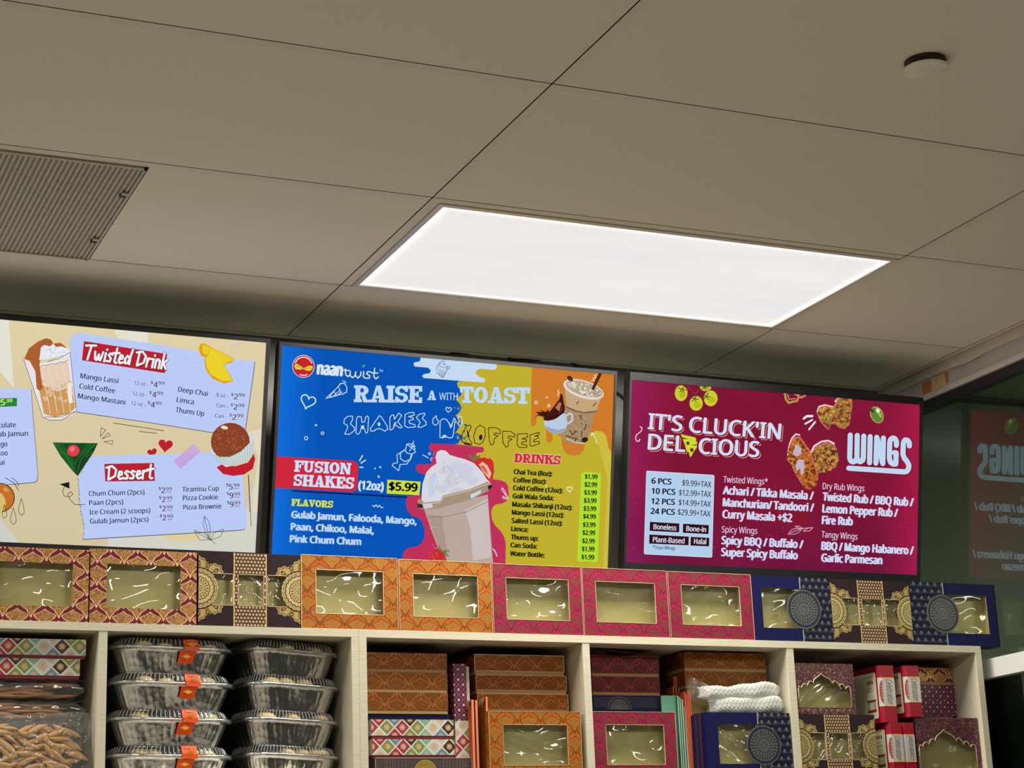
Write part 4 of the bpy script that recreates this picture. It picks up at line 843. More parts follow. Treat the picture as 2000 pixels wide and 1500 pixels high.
# WINGS lettering with the long tail
LW = C(190, 216, 242)
for wd, c_, dx in ((10.9, C(96, 8, 40), 1.0), (10.0, C(236, 214, 226), -0.2), (9.2, LW, 0)):
    A3.up()
    for q in (((999, 935), (992, 1215), (1005, 1252), (1035, 1265), (1065, 1250), (1080, 1215), (1084, 940)), ((1084, 940), (1080, 1215), (1095, 1252), (1120, 1262), (1150, 1245), (1158, 1215), (1164, 948)), ((1242, 955), (1234, 1275)), ((1322, 962), (1312, 1280)), ((1328, 975), (1392, 1275)), ((1404, 972), (1396, 1285)),
              ((1562, 1062), (1562, 1010), (1545, 980), (1515, 972), (1490, 990), (1480, 1030), (1476, 1220), (1490, 1268), (1520, 1290), (1555, 1290), (1560, 1155), (1535, 1150)),
              ((1720, 1070), (1720, 1030), (1700, 1000), (1668, 995), (1648, 1025), (1642, 1170), (1660, 1220), (1690, 1255), (1714, 1300), (1712, 1345), (1690, 1378), (1660, 1385), (980, 1340))):
        A3.stroke([(x + dx, y + abs(dx) * .4) for x, y in K(KH, *q)], wd, c_, up=False)
# price card
CARD = K(KI, (392, 125), (1200, 176), (1211, 188), (1184, 1168), (1172, 1178), (368, 1138), (357, 1126), (386, 138)); A3.poly(CARD, C(178, 206, 234)); A3.stroke(CARD, 1.0, C(222, 226, 238), True)
NV = C(16, 28, 46)
for t, a, b in (('6 PCS', (443, 277), (690, 290)), ('10 PCS', (446, 400), (738, 415)), ('12 PCS', (442, 524), (733, 538)), ('24 PCS', (432, 646), (733, 660))): A3.text(t, KI(*a), KI(*b), 10.8, NV, .028)
for t, a, b in (('$9.99+TAX', (820, 302), (1175, 325)), ('$12.99+TAX', (780, 421), (1172, 444)), ('$14.99+TAX', (777, 541), (1168, 563)), ('$29.99+TAX', (765, 659), (1165, 682))): A3.text(t, KI(*a), KI(*b), 11.0, C(44, 22, 44), .008)
for P, t, a, b in ((((427, 745), (786, 766), (783, 873), (423, 855)), 'Boneless', (468, 834), (750, 850)), (((831, 768), (1146, 786), (1141, 895), (828, 878)), 'Bone-in', (868, 857), (1112, 869)), (((420, 900), (901, 926), (897, 1031), (417, 1010)), 'Plant-Based', (460, 991), (848, 1009)), (((925, 928), (1151, 941), (1147, 1045), (921, 1034)), 'Halal', (962, 1011), (1113, 1019))):
    A3.poly(K(KI, *P), C(50, 14, 20)); A3.text(t, KI(*a), KI(*b), 9.8, C(206, 208, 226), .02)
A3.text('*Soya-Wings', KI(457, 1072), KI(738, 1088), 6.6, C(44, 66, 96), .01)
A3.poly(K(KI, (1300, 590), (1800, 615), (2340, 640), (2335, 770), (1300, 720)), C(134, 22, 44))
for t, a, b, bd in (('Twisted Wings*', (1320, 263), (1862, 292), 0), ('Achari / Tikka Masala /', (1312, 405), (2424, 476), 1), ('Manchurian/ Tandoori /', (1310, 553), (2428, 620), 1), ('Curry Masala +$2', (1306, 696), (2162, 746), 1), ('Spicy Wings', (1300, 873), (1737, 893), 0), ('Spicy BBQ / Buffalo /', (1294, 1014), (2298, 1068), 1), ('Super Spicy Buffalo', (1291, 1160), (2231, 1202), 1)):
    A3.text(t, KI(*a), KI(*b), 15.4 if bd else 12.2, C(206, 212, 240) if bd else C(226, 200, 226), .036 if bd else .006)
for t, a, b, bd in (('Dry Rub Wings', (656, 345), (1166, 374), 0), ('Twisted Rub / BBQ Rub /', (653, 484), (1768, 555), 1), ('Lemon Pepper Rub /', (650, 628), (1576, 685), 1), ('Fire Rub', (645, 770), (1027, 788), 1), ('Tangy Wings', (640, 934), (1082, 964), 0), ('BBQ / Mango Habanero /', (638, 1084), (1769, 1144), 1), ('Garlic Parmesan', (637, 1230), (1387, 1262), 1)):
    A3.text(t, KJ(*a), KJ(*b), 15.4 if bd else 12.2, C(206, 212, 240) if bd else C(226, 200, 226), .036 if bd else .006)
for q in (((235, 895), (280, 840), (330, 825), (400, 830), (375, 865), (320, 895)), ((320, 800), (370, 795), (425, 830), (380, 825)), ((420, 860), (470, 825), (540, 815), (500, 855)), ((260, 880), (340, 850), (420, 825), (540, 815))): A3.stroke(K(KJ, *q), 1.1, C(226, 176, 206), len(q) > 3 and q[0][0] != 260)
screen('menu screen with crimson background advertising chicken wings, nearest the glass partition', 0.8535, 1.7735, 0.0, 0.4805, .0065, .0075, .021, .024, A3, 3)

# ---- loose black cables behind the screens
M_CABLE = mat('black_cable', (0.01, 0.01, 0.01, 1), 0.5)
def cable(pts, r, label):
    m = MB(); P = [Vector(p) for p in pts]; Q = []
    for i in range(len(P) - 1):
        for k in range(6):
            t = k / 6; a, b, c, d = P[max(i - 1, 0)], P[i], P[i + 1], P[min(i + 2, len(P) - 1)]
            Q.append(0.5 * ((2 * b) + (c - a) * t + (2 * a - 5 * b + 4 * c - d) * t * t + (3 * b - a - 3 * c + d) * t ** 3))
    m.tube(Q + [P[-1]], r, 7); tag(m.build('cable', M_CABLE, loc=P[0]), label, 'cable', 'black screen cables')
yw = YW - 0.006
w_ = lambda x, y: at(x, y, yw)
cable([w_(880, 690), w_(960, 690), w_(988, 693), w_(996, 702), w_(1001, 716), w_(1003, 760)], .0032, 'thin black cable curling down behind the top edge of the yellow half screen')
cable([w_(1000, 703), w_(1080, 702), w_(1104, 703), w_(1118, 710), w_(1134, 724), w_(1150, 760)], .0032, 'thin black cable dropping behind the orange top corner of the blue and yellow screen')
cable([w_(1150, 745), w_(1204, 767), w_(1224, 781), w_(1260, 800)], .004, 'black cable slanting across the grey gap between blue and crimson screens')
# ================================================================ materials of the shelves and packages
M_SHELF = mat('pale_wood_laminate', (0.62, 0.58, 0.44, 1), 0.5)
nt, b = nodes(M_SHELF)
mp = nt.nodes.new('ShaderNodeMapping'); mp.inputs['Scale'].default_value = (3, 60, 120); nt.links.new(objco(nt), mp.inputs[0])
n_ = noise(nt, 4.0, mp.outputs[0], 4.0, 0.6)
setin(nt, b, 'Base Color', mix(nt, ((n_ - 0.5) * 2.4 + 0.5).mx(0).mn(1), (0.56, 0.52, 0.385, 1), (0.68, 0.64, 0.50, 1)))
M_GOLD = mat('gold_lining', (0.54, 0.48, 0.19, 1), 0.38, metal=0.25)
nt, b = nodes(M_GOLD); bump(nt, b, noise(nt, 25, objco(nt), 2), 0.08, 0.004)
M_FOIL = mat('foil_edge', (0.95, 0.70, 0.42, 1), 0.35, metal=0.6)
M_CREAM = mat('cream_card', C(168, 134, 88), 0.75)
M_MAROONCARD = mat('maroon_card', C(112, 24, 44), 0.6)
# clear film: transparent with a glossy, creased surface
def film_mat(name, ior=1.6, rough=0.04, tint=(0.97, 0.97, 0.95, 1), haze=0.0, bs=0.10, bsc=28):
    m = bpy.data.materials.new(name); m.use_nodes = True; nt = m.node_tree; nt.nodes.clear()
    o = nt.nodes.new('ShaderNodeOutputMaterial'); mx_ = nt.nodes.new('ShaderNodeMixShader')
    t = nt.nodes.new('ShaderNodeBsdfTransparent'); t.inputs[0].default_value = tint
    g = nt.nodes.new('ShaderNodeBsdfGlossy'); g.inputs['Roughness'].default_value = rough
    f = nt.nodes.new('ShaderNodeFresnel'); f.inputs[0].default_value = ior
    bp = nt.nodes.new('ShaderNodeBump'); bp.inputs['Strength'].default_value = bs; bp.inputs['Distance'].default_value = 0.01
    nz = noise(nt, bsc, objco(nt), 2.0); nt.links.new(nz.k, bp.inputs['Height'])
    nt.links.new(bp.outputs[0], g.inputs['Normal']); nt.links.new(bp.outputs[0], f.inputs['Normal'])
    base = t.outputs[0]
    if haze:
        d = nt.nodes.new('ShaderNodeBsdfDiffuse'); d.inputs[0].default_value = (0.9, 0.9, 0.9, 1)
        m2 = nt.nodes.new('ShaderNodeMixShader'); m2.inputs[0].default_value = haze
        nt.links.new(t.outputs[0], m2.inputs[1]); nt.links.new(d.outputs[0], m2.inputs[2]); base = m2.outputs[0]
    nt.links.new(sheet_fresnel(nt, f).k, mx_.inputs[0]); nt.links.new(base, mx_.inputs[1]); nt.links.new(g.outputs[0], mx_.inputs[2]); nt.links.new(mx_.outputs[0], o.inputs[0])
    return m
M_FILM = film_mat('window_film', 1.9, 0.05, haze=0.02)
M_CLEAR = film_mat('clear_plastic', 1.5, 0.08, tint=(0.97, 0.97, 0.96, 1), haze=0.05, bs=0.1, bsc=120)
M_BAG = film_mat('clear_bag', 1.45, 0.08, tint=(0.99, 0.99, 0.98, 1), haze=0.06, bs=0.2, bsc=30)

def ogee(name, ribbon, medal, line, dark, a=0.060, bb=0.050, metal=0.5, rough=0.42, fil=0.5, fsc=230):
    """onion-shaped medallions in staggered rows between curving ribbons, with filigree in the medallions"""
    m = mat(name, ribbon, rough, spec=0.25); nt, b = nodes(m); u, v = uv(nt)
    ds = []
    for k in (0.0, 0.5):                     # two staggered sets of onion shapes fill the face between them
        lx = (u * (1 / a) + k + 0.25).fr() - 0.5; ly = (v * (1 / bb) + k + 0.4).fr() - 0.5
        th = ly * (2 * PI); th = th - (th.cos() + 1.0) * 0.55
        ds.append((th.cos() + 1.0) * 0.205 + ((ly * (10 * PI)).cos() * 0.010) - 0.012 - lx.abs())
    d = ds[0].mx(ds[1]); med = d.gt(0.0); ln = d.between(-0.012, 0.030)
    fl = S(nt, nt.nodes.new('ShaderNodeTexVoronoi').outputs['Distance']); vn = fl.k.node; vn.feature = 'DISTANCE_TO_EDGE'; vn.inputs['Scale'].default_value = fsc
    nt.links.new(vec(nt, u, v), vn.inputs['Vector'])
    fil_ = fl.lt(0.13) * fil
    inner = mix(nt, fil_, medal, dark)
    c = mix(nt, med, ribbon, inner); c = mix(nt, ln, c, line)
    setin(nt, b, 'Base Color', c); setin(nt, b, 'Metallic', med.mx(ln) * metal)
    b.inputs['Coat Weight'].default_value = 0.0
    return m
M_MAROON = ogee('maroon_gold_damask', C(112, 26, 48), C(216, 164, 100), C(240, 194, 146), C(74, 38, 28), fil=0.75, fsc=300)
M_ORANGE = ogee('orange_gold_damask', C(178, 92, 26), C(162, 102, 40), C(104, 58, 18), C(190, 134, 62), metal=0.35, rough=0.4, fil=0.55)
M_PINK = ogee('pink_damask', C(150, 30, 68), C(128, 46, 60), C(112, 28, 54), C(144, 70, 68), metal=0.3, rough=0.45, fil=0.5)
M_PINKDEEP = ogee('crimson_damask', C(118, 24, 42), C(106, 50, 48), C(150, 74, 76), C(84, 30, 38), metal=0.2, fil=0.6)
M_BRONZE = ogee('bronze_damask', C(132, 66, 18), C(140, 84, 32), C(172, 118, 58), C(104, 58, 22), metal=0.4, fil=0.6)

def polar(nt, cx, cy):
    u, v = uv(nt); x = u - cx; y = v - cy
    return x, y, (x * x + y * y).sq(), y.at2(x)
def brown_mat():
    """dark brown card: printed half flowers at both ends, dotted band with gold lines in the middle; uv is 1.43 x 1"""
    m = mat('brown_mandala_card', rough=0.5, spec=0.15); nt, b = nodes(m); u, v = uv(nt)
    base = (0.028, 0.015, 0.020, 1); gold = C(186, 160, 104)
    c = base; g = None
    for cx in (0.0, 1.43):
        x, y, r, t = polar(nt, cx, 0.5)
        R_ = ((t * 8).cos() * 0.030) + ((t * 32).cos() * 0.010) + 0.405
        fl = r.lt(R_)
        pet = ((r - 0.315) * 9.0); pt = (t * 16).cos()
        drop = (pet * pet + (1.0 - pt) * 0.45).op('SQRT')
        dk = drop.between(0.42, 0.62).mx(drop.lt(0.22)).mx(r.between(0.262, 0.285)).mx((r - R_).abs().between(0.018, 0.028))
        c = mix(nt, fl, c, mix(nt, dk, gold, (0.05, 0.035, 0.02, 1))); g = fl if g is None else g.mx(fl)
    band = u.between(0.495, 0.945)
    dx = (u * 21.0); row = (v * 21.0); sh = (row.floor() * 0.5).fr(); px_ = (dx + sh).fr() - 0.5; py_ = row.fr() - 0.5
    dot = (px_ * px_ + py_ * py_).lt(0.085)
    c = mix(nt, band, c, mix(nt, dot, (0.10, 0.062, 0.040, 1), C(226, 186, 146)))
    ln = u.between(0.487, 0.501).mx(u.between(0.938, 0.952)); c = mix(nt, ln, c, C(226, 196, 128))
    setin(nt, b, 'Base Color', c); setin(nt, b, 'Metallic', (g.mx(ln).mx(band * dot)) * 0.45); return m
M_BROWN = brown_mat()
def rosette(name, light, dark, rings, scal, metal=0.5):
    """concentric rings and scallops round uv (0,0), radius 1"""
    m = mat(name, light, 0.4); nt, b = nodes(m); x, y, r, t = polar(nt, 0.0, 0.0)
    d = None
    for r0, r1, n, amp in rings:
        rr_ = r + (t * n).cos() * amp; k = rr_.between(r0, r1); d = k if d is None else d.mx(k)
    for r0, r1, n in scal:
        k = r.between(r0, r1) * ((t * n).cos() + (r * 40).sin() * 0.5).gt(0.1); d = d.mx(k)
    setin(nt, b, 'Base Color', mix(nt, d, light, dark)); setin(nt, b, 'Metallic', (1.0 - d) * metal); return m
M_MANDALA = rosette('gold_mandala', C(196, 172, 112), (0.05, 0.036, 0.022, 1), [(.90, .93, 24, .012), (.77, .84, 22, .025), (.55, .60, 16, .02), (.28, .31, 12, .02)], [(.05, .2, 8), (.36, .5, 20)], 0.5)
M_MEDAL = rosette('silver_medallion', C(108, 106, 104), C(24, 24, 48), [(.80, .945, 1, 0), (.50, .55, 16, .02), (.18, .21, 8, .02)], [(.58, .78, 28), (.30, .46, 20), (.06, .16, 8)], 0.5)
def navy_mat(mir):
    m = mat('navy_fan_card', rough=0.45, spec=0.15); nt, b = nodes(m); u, v = uv(nt)
    if mir: u = 1.27 - u
    base = (0.008, 0.009, 0.065, 1)
    row = (v * 9.0); sh = (row.floor() * 0.5).fr(); lx = (u * 9.5 + sh).fr() - 0.5; ly = row.fr()
    ang = lx.at2(1.04 - ly); rays = (ang * 30).cos().gt(-0.2)
    s_ = (rays * 0.8 + 0.2) * (1.0 - (1.0 - ly) * 1.5).mx(0.0) * (1.0 - ang.abs() * 1.15).mx(0.0) * 1.1 + ly.lt(0.08) * 0.0
    bandc = mix(nt, s_.mx(0).mn(1), (0.012, 0.013, 0.034, 1), (0.42, 0.43, 0.46, 1))
    band = u.gt(0.785); c = mix(nt, band, base, bandc); ln = u.between(0.775, 0.79); c = mix(nt, ln, c, (0.4, 0.4, 0.42, 1))
    setin(nt, b, 'Base Color', c); setin(nt, b, 'Metallic', band * 0.3); return m
M_NAVY, M_NAVYM = navy_mat(False), navy_mat(True)
M_NAVYPLAIN = mat('navy_card', (0.008, 0.009, 0.060, 1), 0.45, spec=0.2)
def tile_mat():
    m = mat('patchwork_tile_card', rough=0.35); nt, b = nodes(m); u, v = uv(nt)
    s = 0.0385; p = (u + v) / s; q = (u - v) / s
    pc, qc = p.floor(), q.floor(); pf, qf = p.fr() - 0.5, q.fr() - 0.5
    wn = nt.nodes.new('ShaderNodeTexWhiteNoise'); wn.noise_dimensions = '2D'; nt.links.new(vec(nt, pc, qc), wn.inputs['Vector']); h = S(nt, wn.outputs['Value'])
    cr = nt.nodes.new('ShaderNodeValToRGB'); cr.color_ramp.interpolation = 'CONSTANT'; nt.links.new(h.k, cr.inputs[0])
    pal = [C(110, 146, 166), C(214, 206, 186), C(136, 146, 48), C(126, 186, 160), C(164, 44, 76), C(56, 38, 34), C(206, 200, 190), C(124, 146, 76)]
    e = cr.color_ramp.elements
    while len(e) < len(pal): e.new(0.5)
    for i, c in enumerate(pal): e[i].position = i / len(pal); e[i].color = c
    r = (pf * pf + qf * qf).sq(); t = qf.at2(pf)
    pet = (t * 8).cos() * 0.05 + 0.22
    c = mix(nt, r.lt(pet), S(nt, cr.outputs[0]), mix(nt, h.gt(0.5), C(222, 190, 176), C(206, 196, 150)))
    c = mix(nt, r.between(0.26, 0.29).mx(r.between(0.10, 0.14)), c, mix(nt, h.gt(0.4), C(60, 52, 50), C(196, 110, 60)))
    edge = pf.abs().mx(qf.abs()); c = mix(nt, edge.gt(0.445), c, C(222, 220, 206))
    setin(nt, b, 'Base Color', c); return m
M_TILES = tile_mat()
def dots_mat():
    m = mat('purple_dot_card', rough=0.5); nt, b = nodes(m); u, v = uv(nt); s = 0.024
    p = (u + v) / s; q = (u - v) / s; pf, qf = p.fr() - 0.5, q.fr() - 0.5
    X, Y = (u * 2 / s).fr() - 0.5, (v * 2 / s).fr() - 0.5
    ln = pf.abs().mx(qf.abs()).gt(0.44)
    d = (pf + qf).abs().mx((pf - qf).abs()).lt(0.24)
    c = mix(nt, ln, C(80, 18, 56), C(136, 76, 106)); c = mix(nt, d, c, C(214, 168, 158)); setin(nt, b, 'Base Color', c); return m
M_DOTS = dots_mat()
def arch_mat():
    m = mat('purple_scroll_card', rough=0.45); nt, b = nodes(m); u, v = uv(nt)
    n1 = noise(nt, 85, vec(nt, u, v, 0.0), 1.0); n2 = noise(nt, 120, vec(nt, u, v, 3.0), 1.0)
    ln = (n1 - 0.5).abs().lt(0.020).mx((n2 - 0.52).abs().lt(0.014)); bl = (n2 - 0.72).gt(0.0)
    n3 = noise(nt, 14, vec(nt, u, v, 7.0), 1.0)
    c = mix(nt, ((n3 - 0.45) * 6).mx(0).mn(1), C(68, 12, 54), C(60, 18, 36)); c = mix(nt, ln.mx(bl), c, C(150, 112, 88))
    setin(nt, b, 'Base Color', c); setin(nt, b, 'Metallic', ln.mx(bl) * 0.4); return m
M_ARCH = arch_mat(); M_ARCHLINE = mat('arch_outline', C(196, 168, 140), 0.4, metal=0.3); M_PURPLE = mat('purple_card', C(72, 18, 50), 0.5)
M_RED = mat('red_glossy_card', C(152, 14, 40), 0.35); M_IVORY = mat('ivory_label', C(236, 230, 196), 0.5); M_SILVER = mat('silver_band', C(200, 200, 196), 0.4, metal=0.25)
M_RUST = mat('rust_print', C(140, 58, 34), 0.5); M_INKBLACK = mat('black_print', (0.02, 0.02, 0.02, 1), 0.5); M_LETTER = mat('brown_letter_print', C(120, 84, 70), 0.5)
M_GREENPRINT = mat('sage_print', C(150, 160, 120), 0.5)
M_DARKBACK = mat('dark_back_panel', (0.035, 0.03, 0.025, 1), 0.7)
# ================================================================ shelving units
YF = 0.62; ZT = CEIL - 0.836; TH = 0.0175; YB = 0.965; ZF = at(1000, 1524, YF + .015).z
fx = lambda px, py=1260, Y=YF: at(px, py, Y).x
def unit(label, xs, seam_l):
    """xs: (left, right) of every upright"""
    x0, x1 = xs[0][0], xs[-1][1]
    t = thing('shelving_unit', label, 'shelf', ((x0 + x1) / 2, (YF + YB) / 2, 0), 'pale wood cube shelving units')
    m = MB(); m.box(x0 + (0 if not seam_l else xs[0][1] - xs[0][0]), x1, YF, YB, ZT - TH, ZT); m.build('top_board', M_SHELF, t, bev=0.0008)
    for i, (a, b) in enumerate(xs):
        m = MB(); e = i in (0, len(xs) - 1)
        m.box(a, b, YF + (0 if e else 0.0012), YB, 0.0, (ZT if (e and i == 0 and seam_l) else ZT - TH - 0.0003)); m.build('side_panel' if e else 'divider', M_SHELF, t, bev=0.0008)
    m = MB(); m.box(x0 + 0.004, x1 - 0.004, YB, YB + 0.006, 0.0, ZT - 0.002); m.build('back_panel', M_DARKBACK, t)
    k = 0; z = ZF
    while z > 0.05:
        for (a, b), (c, d) in zip(xs[:-1], xs[1:]):
            m = MB(); m.box(b + 0.0003, c - 0.0003, YF + 0.0012, YB - 0.0003, z - TH, z); m.build('shelf_board', M_SHELF, t)
        z -= 0.36
    return t
XL0 = fx(193) - 0.53
unit('pale wood cube shelving unit holding the foil pans', [(XL0 - 0.017, XL0), (fx(193), fx(210)), (fx(686.5), fx(700.3))], False)
unit('pale wood cube shelving unit nearest the glass, with three open cubbies of sweet boxes', [(fx(700.7), fx(716)), (fx(1137.6), fx(1151.5)), (fx(1536), fx(1549.2)), (fx(1903.5), fx(1914.5))], True)

# ================================================================ cartons
def edge_strips(m, x0, x1, y, z0, z1, mi, r=0.0011):
    for a, b, c, d in ((x0, x1, z1 - r, z1), (x0, x1, z0, z0 + r), (x0, x0 + r, z0, z1), (x1 - r, x1, z0, z1)): m.box(a, b, y - 0.0006, y + 0.0004, c, d, mi)
def film(m, x0, x1, z0, z1, y, seed, amp=0.0021):
    rr = random.Random(seed); W = [(rr.uniform(1, 5), rr.uniform(1, 5), rr.uniform(0, 6), rr.uniform(.4, 1)) for _ in range(5)]
    def f(u, v):
        e = min(1, 6 * min(u, 1 - u, v, 1 - v)); s = sum(d * math.sin(a * 3 * u + b * 3 * v * (1 if i % 2 else -1) + c) for i, (a, b, c, d) in enumerate(W))
        return (x0 + (x1 - x0) * u, y + amp * s * (0.3 + 0.7 * e), z0 + (z1 - z0) * v)
    m.grid(f, 26, 18)
def window_box(label, x0, x1, z0, z1, y0, D, front, wins, seed, group=None, side=None, edge=None, uvs=None, cat='gift box', extra=None, name='sweet_box'):
    """a shallow carton standing on its edge; wins: windows as fractions of the face"""
    W, H = x1 - x0, z1 - z0; side = side or front
    t = thing(name, label, cat, ((x0 + x1) / 2, y0 + D / 2, z0), group)
    su, sv = uvs if uvs else (1.0, 1.0)
    uf = lambda x, z: ((x - x0) * (su / W if uvs else 1), (z - z0) * (sv / H if uvs else 1))
    m = MB(); holes = []
    for w in wins:
        if callable(w): holes.append(w(x0, z0, W, H))
        else: holes.append([(x0 + W * w[0], z0 + H * w[2]), (x0 + W * w[1], z0 + H * w[2]), (x0 + W * w[1], z0 + H * w[3]), (x0 + W * w[0], z0 + H * w[3])])
    m.poly([[(x0, z0), (x1, z0), (x1, z1), (x0, z1)]] + holes, lambda x, z: (x, y0, z), 0, uf)
    for h in holes:
        for i in range(len(h)):
            a, b = h[i], h[(i + 1) % len(h)]; m.quad([(a[0], y0, a[1]), (b[0], y0, b[1]), (b[0], y0 + .002, b[1]), (a[0], y0 + .002, a[1])], 2)
    y1 = y0 + D
    m.quad([(x1, y1, z0), (x0, y1, z0), (x0, y1, z1), (x1, y1, z1)], 1, [(0, 0), (W, 0), (W, H), (0, H)])
    m.quad([(x0, y1, z0), (x0, y0, z0), (x0, y0, z1), (x0, y1, z1)], 1, [(0, 0), (D, 0), (D, H), (0, H)])
    m.quad([(x1, y0, z0), (x1, y1, z0), (x1, y1, z1), (x1, y0, z1)], 1, [(0, 0), (D, 0), (D, H), (0, H)])
    m.quad([(x0, y0, z1), (x1, y0, z1), (x1, y1, z1), (x0, y1, z1)], 1, [(0, 0), (W, 0), (W, D), (0, D)])
    m.quad([(x0, y1, z0), (x1, y1, z0), (x1, y0, z0), (x0, y0, z0)], 1, [(0, 0), (W, 0), (W, D), (0, D)])
    if edge:
        edge_strips(m, x0, x1, y0, z0, z1, 2)
        for w in wins:
            if not callable(w): edge_strips(m, x0 + W * w[0] - .001, x0 + W * w[1] + .001, y0, z0 + H * w[2] - .001, z0 + H * w[3] + .001, 2)
    m.build('carton', [front, side, edge or M_FOIL], t)
    g = MB(); a0, a1, b0, b1, c0, c1 = x0 + .002, x1 - .002, y0 + .003, y0 + .032, z0 + .002, z1 - .002
    if wins and not callable(wins[0]):
        a0 = x0 + W * min(w[0] for w in wins) - .012; a1 = x0 + W * max(w[1] for w in wins) + .012; c0 = z0 + H * min(w[2] for w in wins) - .012; c1 = z0 + H * max(w[3] for w in wins) + .012
    g.quad([(a0, b1, c0), (a1, b1, c0), (a1, b1, c1), (a0, b1, c1)]); g.quad([(a0, b0, c0), (a0, b1, c0), (a0, b1, c1), (a0, b0, c1)]); g.quad([(a1, b1, c0), (a1, b0, c0), (a1, b0, c1), (a1, b1, c1)])
    g.quad([(a0, b1, c1), (a1, b1, c1), (a1, b0, c1), (a0, b0, c1)]); g.quad([(a0, b0, c0), (a1, b0, c0), (a1, b1, c0), (a0, b1, c0)])
    g.build('gold_lining', M_GOLD, t)
    for i, w in enumerate(wins):
        f = MB()
        if callable(w):
            hs = holes[i]; film(f, min(p[0] for p in hs), max(p[0] for p in hs), min(p[1] for p in hs), max(p[1] for p in hs), y0 + .006, seed + i, .0012)
        else: film(f, x0 + W * w[0] - .003, x0 + W * w[1] + .003, z0 + H * w[2] - .003, z0 + H * w[3] + .003, y0 + .0045, seed + i)
        f.build('window_film', M_FILM, t)
    if extra: extra(t, x0, z0, W, H, y0)
    return t
def half_mandala(t, x0, z0, W, H, y0):
    for side in (0, 1):
        m = MB(); r = 0.265 * H; cx, cz = (x0 if side == 0 else x0 + W), z0 + H * .5
        n = 48; P = []
        for k in range(n + 1):
            a = -PI / 2 + PI * k / n; rr_ = r * (1 + 0.022 * math.cos(a * 26)); P.append((cx + rr_ * math.cos(a) * (1 if side == 0 else -1), cz + rr_ * math.sin(a)))
        if side: P = P[::-1]
        m.poly([P], lambda x, z: (x, y0 - .0009, z), 0, lambda x, z: ((x - cx) / r, (z - cz) / r))
        for i in range(len(P)):
            a, b = P[i], P[(i + 1) % len(P)]; m.quad([(a[0], y0 - .0009, a[1]), (a[0], y0 + .0004, a[1]), (b[0], y0 + .0004, b[1]), (b[0], y0 - .0009, b[1])], 0, [(0.9, 0.3)] * 4)
        m.build('mandala_panel', M_MANDALA, t)
    for w in BW:                                   # gold keylines round the three small windows
        m = MB(); a, b, c, d = x0 + W * w[0], x0 + W * w[1], z0 + H * w[2], z0 + H * w[3]; edge_strips(m, a - .0012, b + .0012, y0, c - .0012, d + .0012, 0, .0016); m.build('window_border', M_ARCHLINE, t)
BW = [(.135, .335, .285, .705), (.385, .635, .285, .705), (.675, .865, .285, .705)]
def medallion(cxf):
    def f(t, x0, z0, W, H, y0):
        m = MB(); r = .305 * H; cx, cz = x0 + W * cxf, z0 + H * .5; n = 48
        P = [(cx + r * math.cos(2 * PI * k / n), cz + r * math.sin(2 * PI * k / n)) for k in range(n)]
        m.poly([P], lambda x, z: (x, y0 - .0016, z), 0, lambda x, z: ((x - cx) / r, (z - cz) / r))
        for i in range(n):
            a, b = P[i], P[(i + 1) % n]; m.quad([(a[0], y0 - .0016, a[1]), (a[0], y0 + .0004, a[1]), (b[0], y0 + .0004, b[1]), (b[0], y0 - .0016, b[1])], 0, [(0.97, 0)] * 4)
        m.build('medallion', M_MEDAL, t)
    return f
STDW = (.153, .847, .21, .80)
YT = 0.6235
def top_box(pl, pr, pt, kind, label, seed, D=0.052):
    pm = (pl + pr) / 2
    x0, x1 = at(pl, 1220, YT).x, at(pr, 1220, YT).x; z1 = at(pm, pt, YT).z
    x0 += .0006; x1 -= .0006
    G = 'window gift boxes along the shelf top'
    if kind == 'maroon': return window_box(label, x0, x1, ZT, z1, YT, D, M_MAROON, [STDW], seed, G)
    if kind == 'orange': return window_box(label, x0, x1, ZT, z1, YT, D, M_ORANGE, [STDW], seed, G, edge=M_FOIL)
    if kind == 'pink': return window_box(label, x0, x1, ZT, z1, YT, D, M_PINK, [STDW], seed, G, edge=M_FOIL)
    if kind == 'brown': return window_box(label, x0, x1, ZT, z1, YT, D, M_BROWN, BW, seed, G, side=M_PURPLE, uvs=(1.43, 1.0), extra=half_mandala)
    if kind == 'navy': return window_box(label, x0, x1, ZT, z1, YT, D, M_NAVY, [(.115, .66, .20, .815)], seed, G, side=M_NAVYPLAIN, uvs=(1.27, 1.0), extra=medallion(.645))
    if kind == 'navym': return window_box(label, x0, x1, ZT, z1, YT, D, M_NAVYM, [(.34, .885, .20, .815)], seed, G, side=M_NAVYPLAIN, uvs=(1.27, 1.0), extra=medallion(.355))
for i, (pl, pr, pt, k, lab) in enumerate([
    (-38, 172, 1070, 'maroon', 'maroon and gold window box on the shelf top, cut by the left picture edge'),
    (173.5, 384, 1075, 'maroon', 'maroon and gold window box on the shelf top beside the brown mandala box'),
    (386.5, 587.5, 1080.5, 'brown', 'brown mandala box with three small windows on shelf top, next to the orange boxes'),
    (588, 779, 1086.5, 'orange', 'orange and gold window box on the shelf top, touching the brown mandala box'),
    (780, 963, 1095.5, 'orange', 'orange and gold window box on the shelf top, touching a pink box'),
    (963.5, 1140, 1104, 'pink', 'pink damask window box on the shelf top, touching an orange box'),
    (1140.5, 1308, 1111.5, 'pink', 'pink damask window box on the shelf top, middle of the three pink ones'),
    (1309, 1473, 1119, 'pink', 'pink damask window box on the shelf top, touching a navy box'),
    (1473.5, 1626, 1127, 'navy', 'navy window box on shelf top, medallion right of its window, beside a pink box'),
    (1626.5, 1782, 1134, 'brown', 'brown mandala box with three small windows on shelf top, between two navy boxes'),
    (1783, 1950, 1139.5, 'navym', 'navy window box at the shelf top end, medallion left of window, touching the glass')]):
    top_box(pl, pr, pt, k, lab, 100 + i * 7)
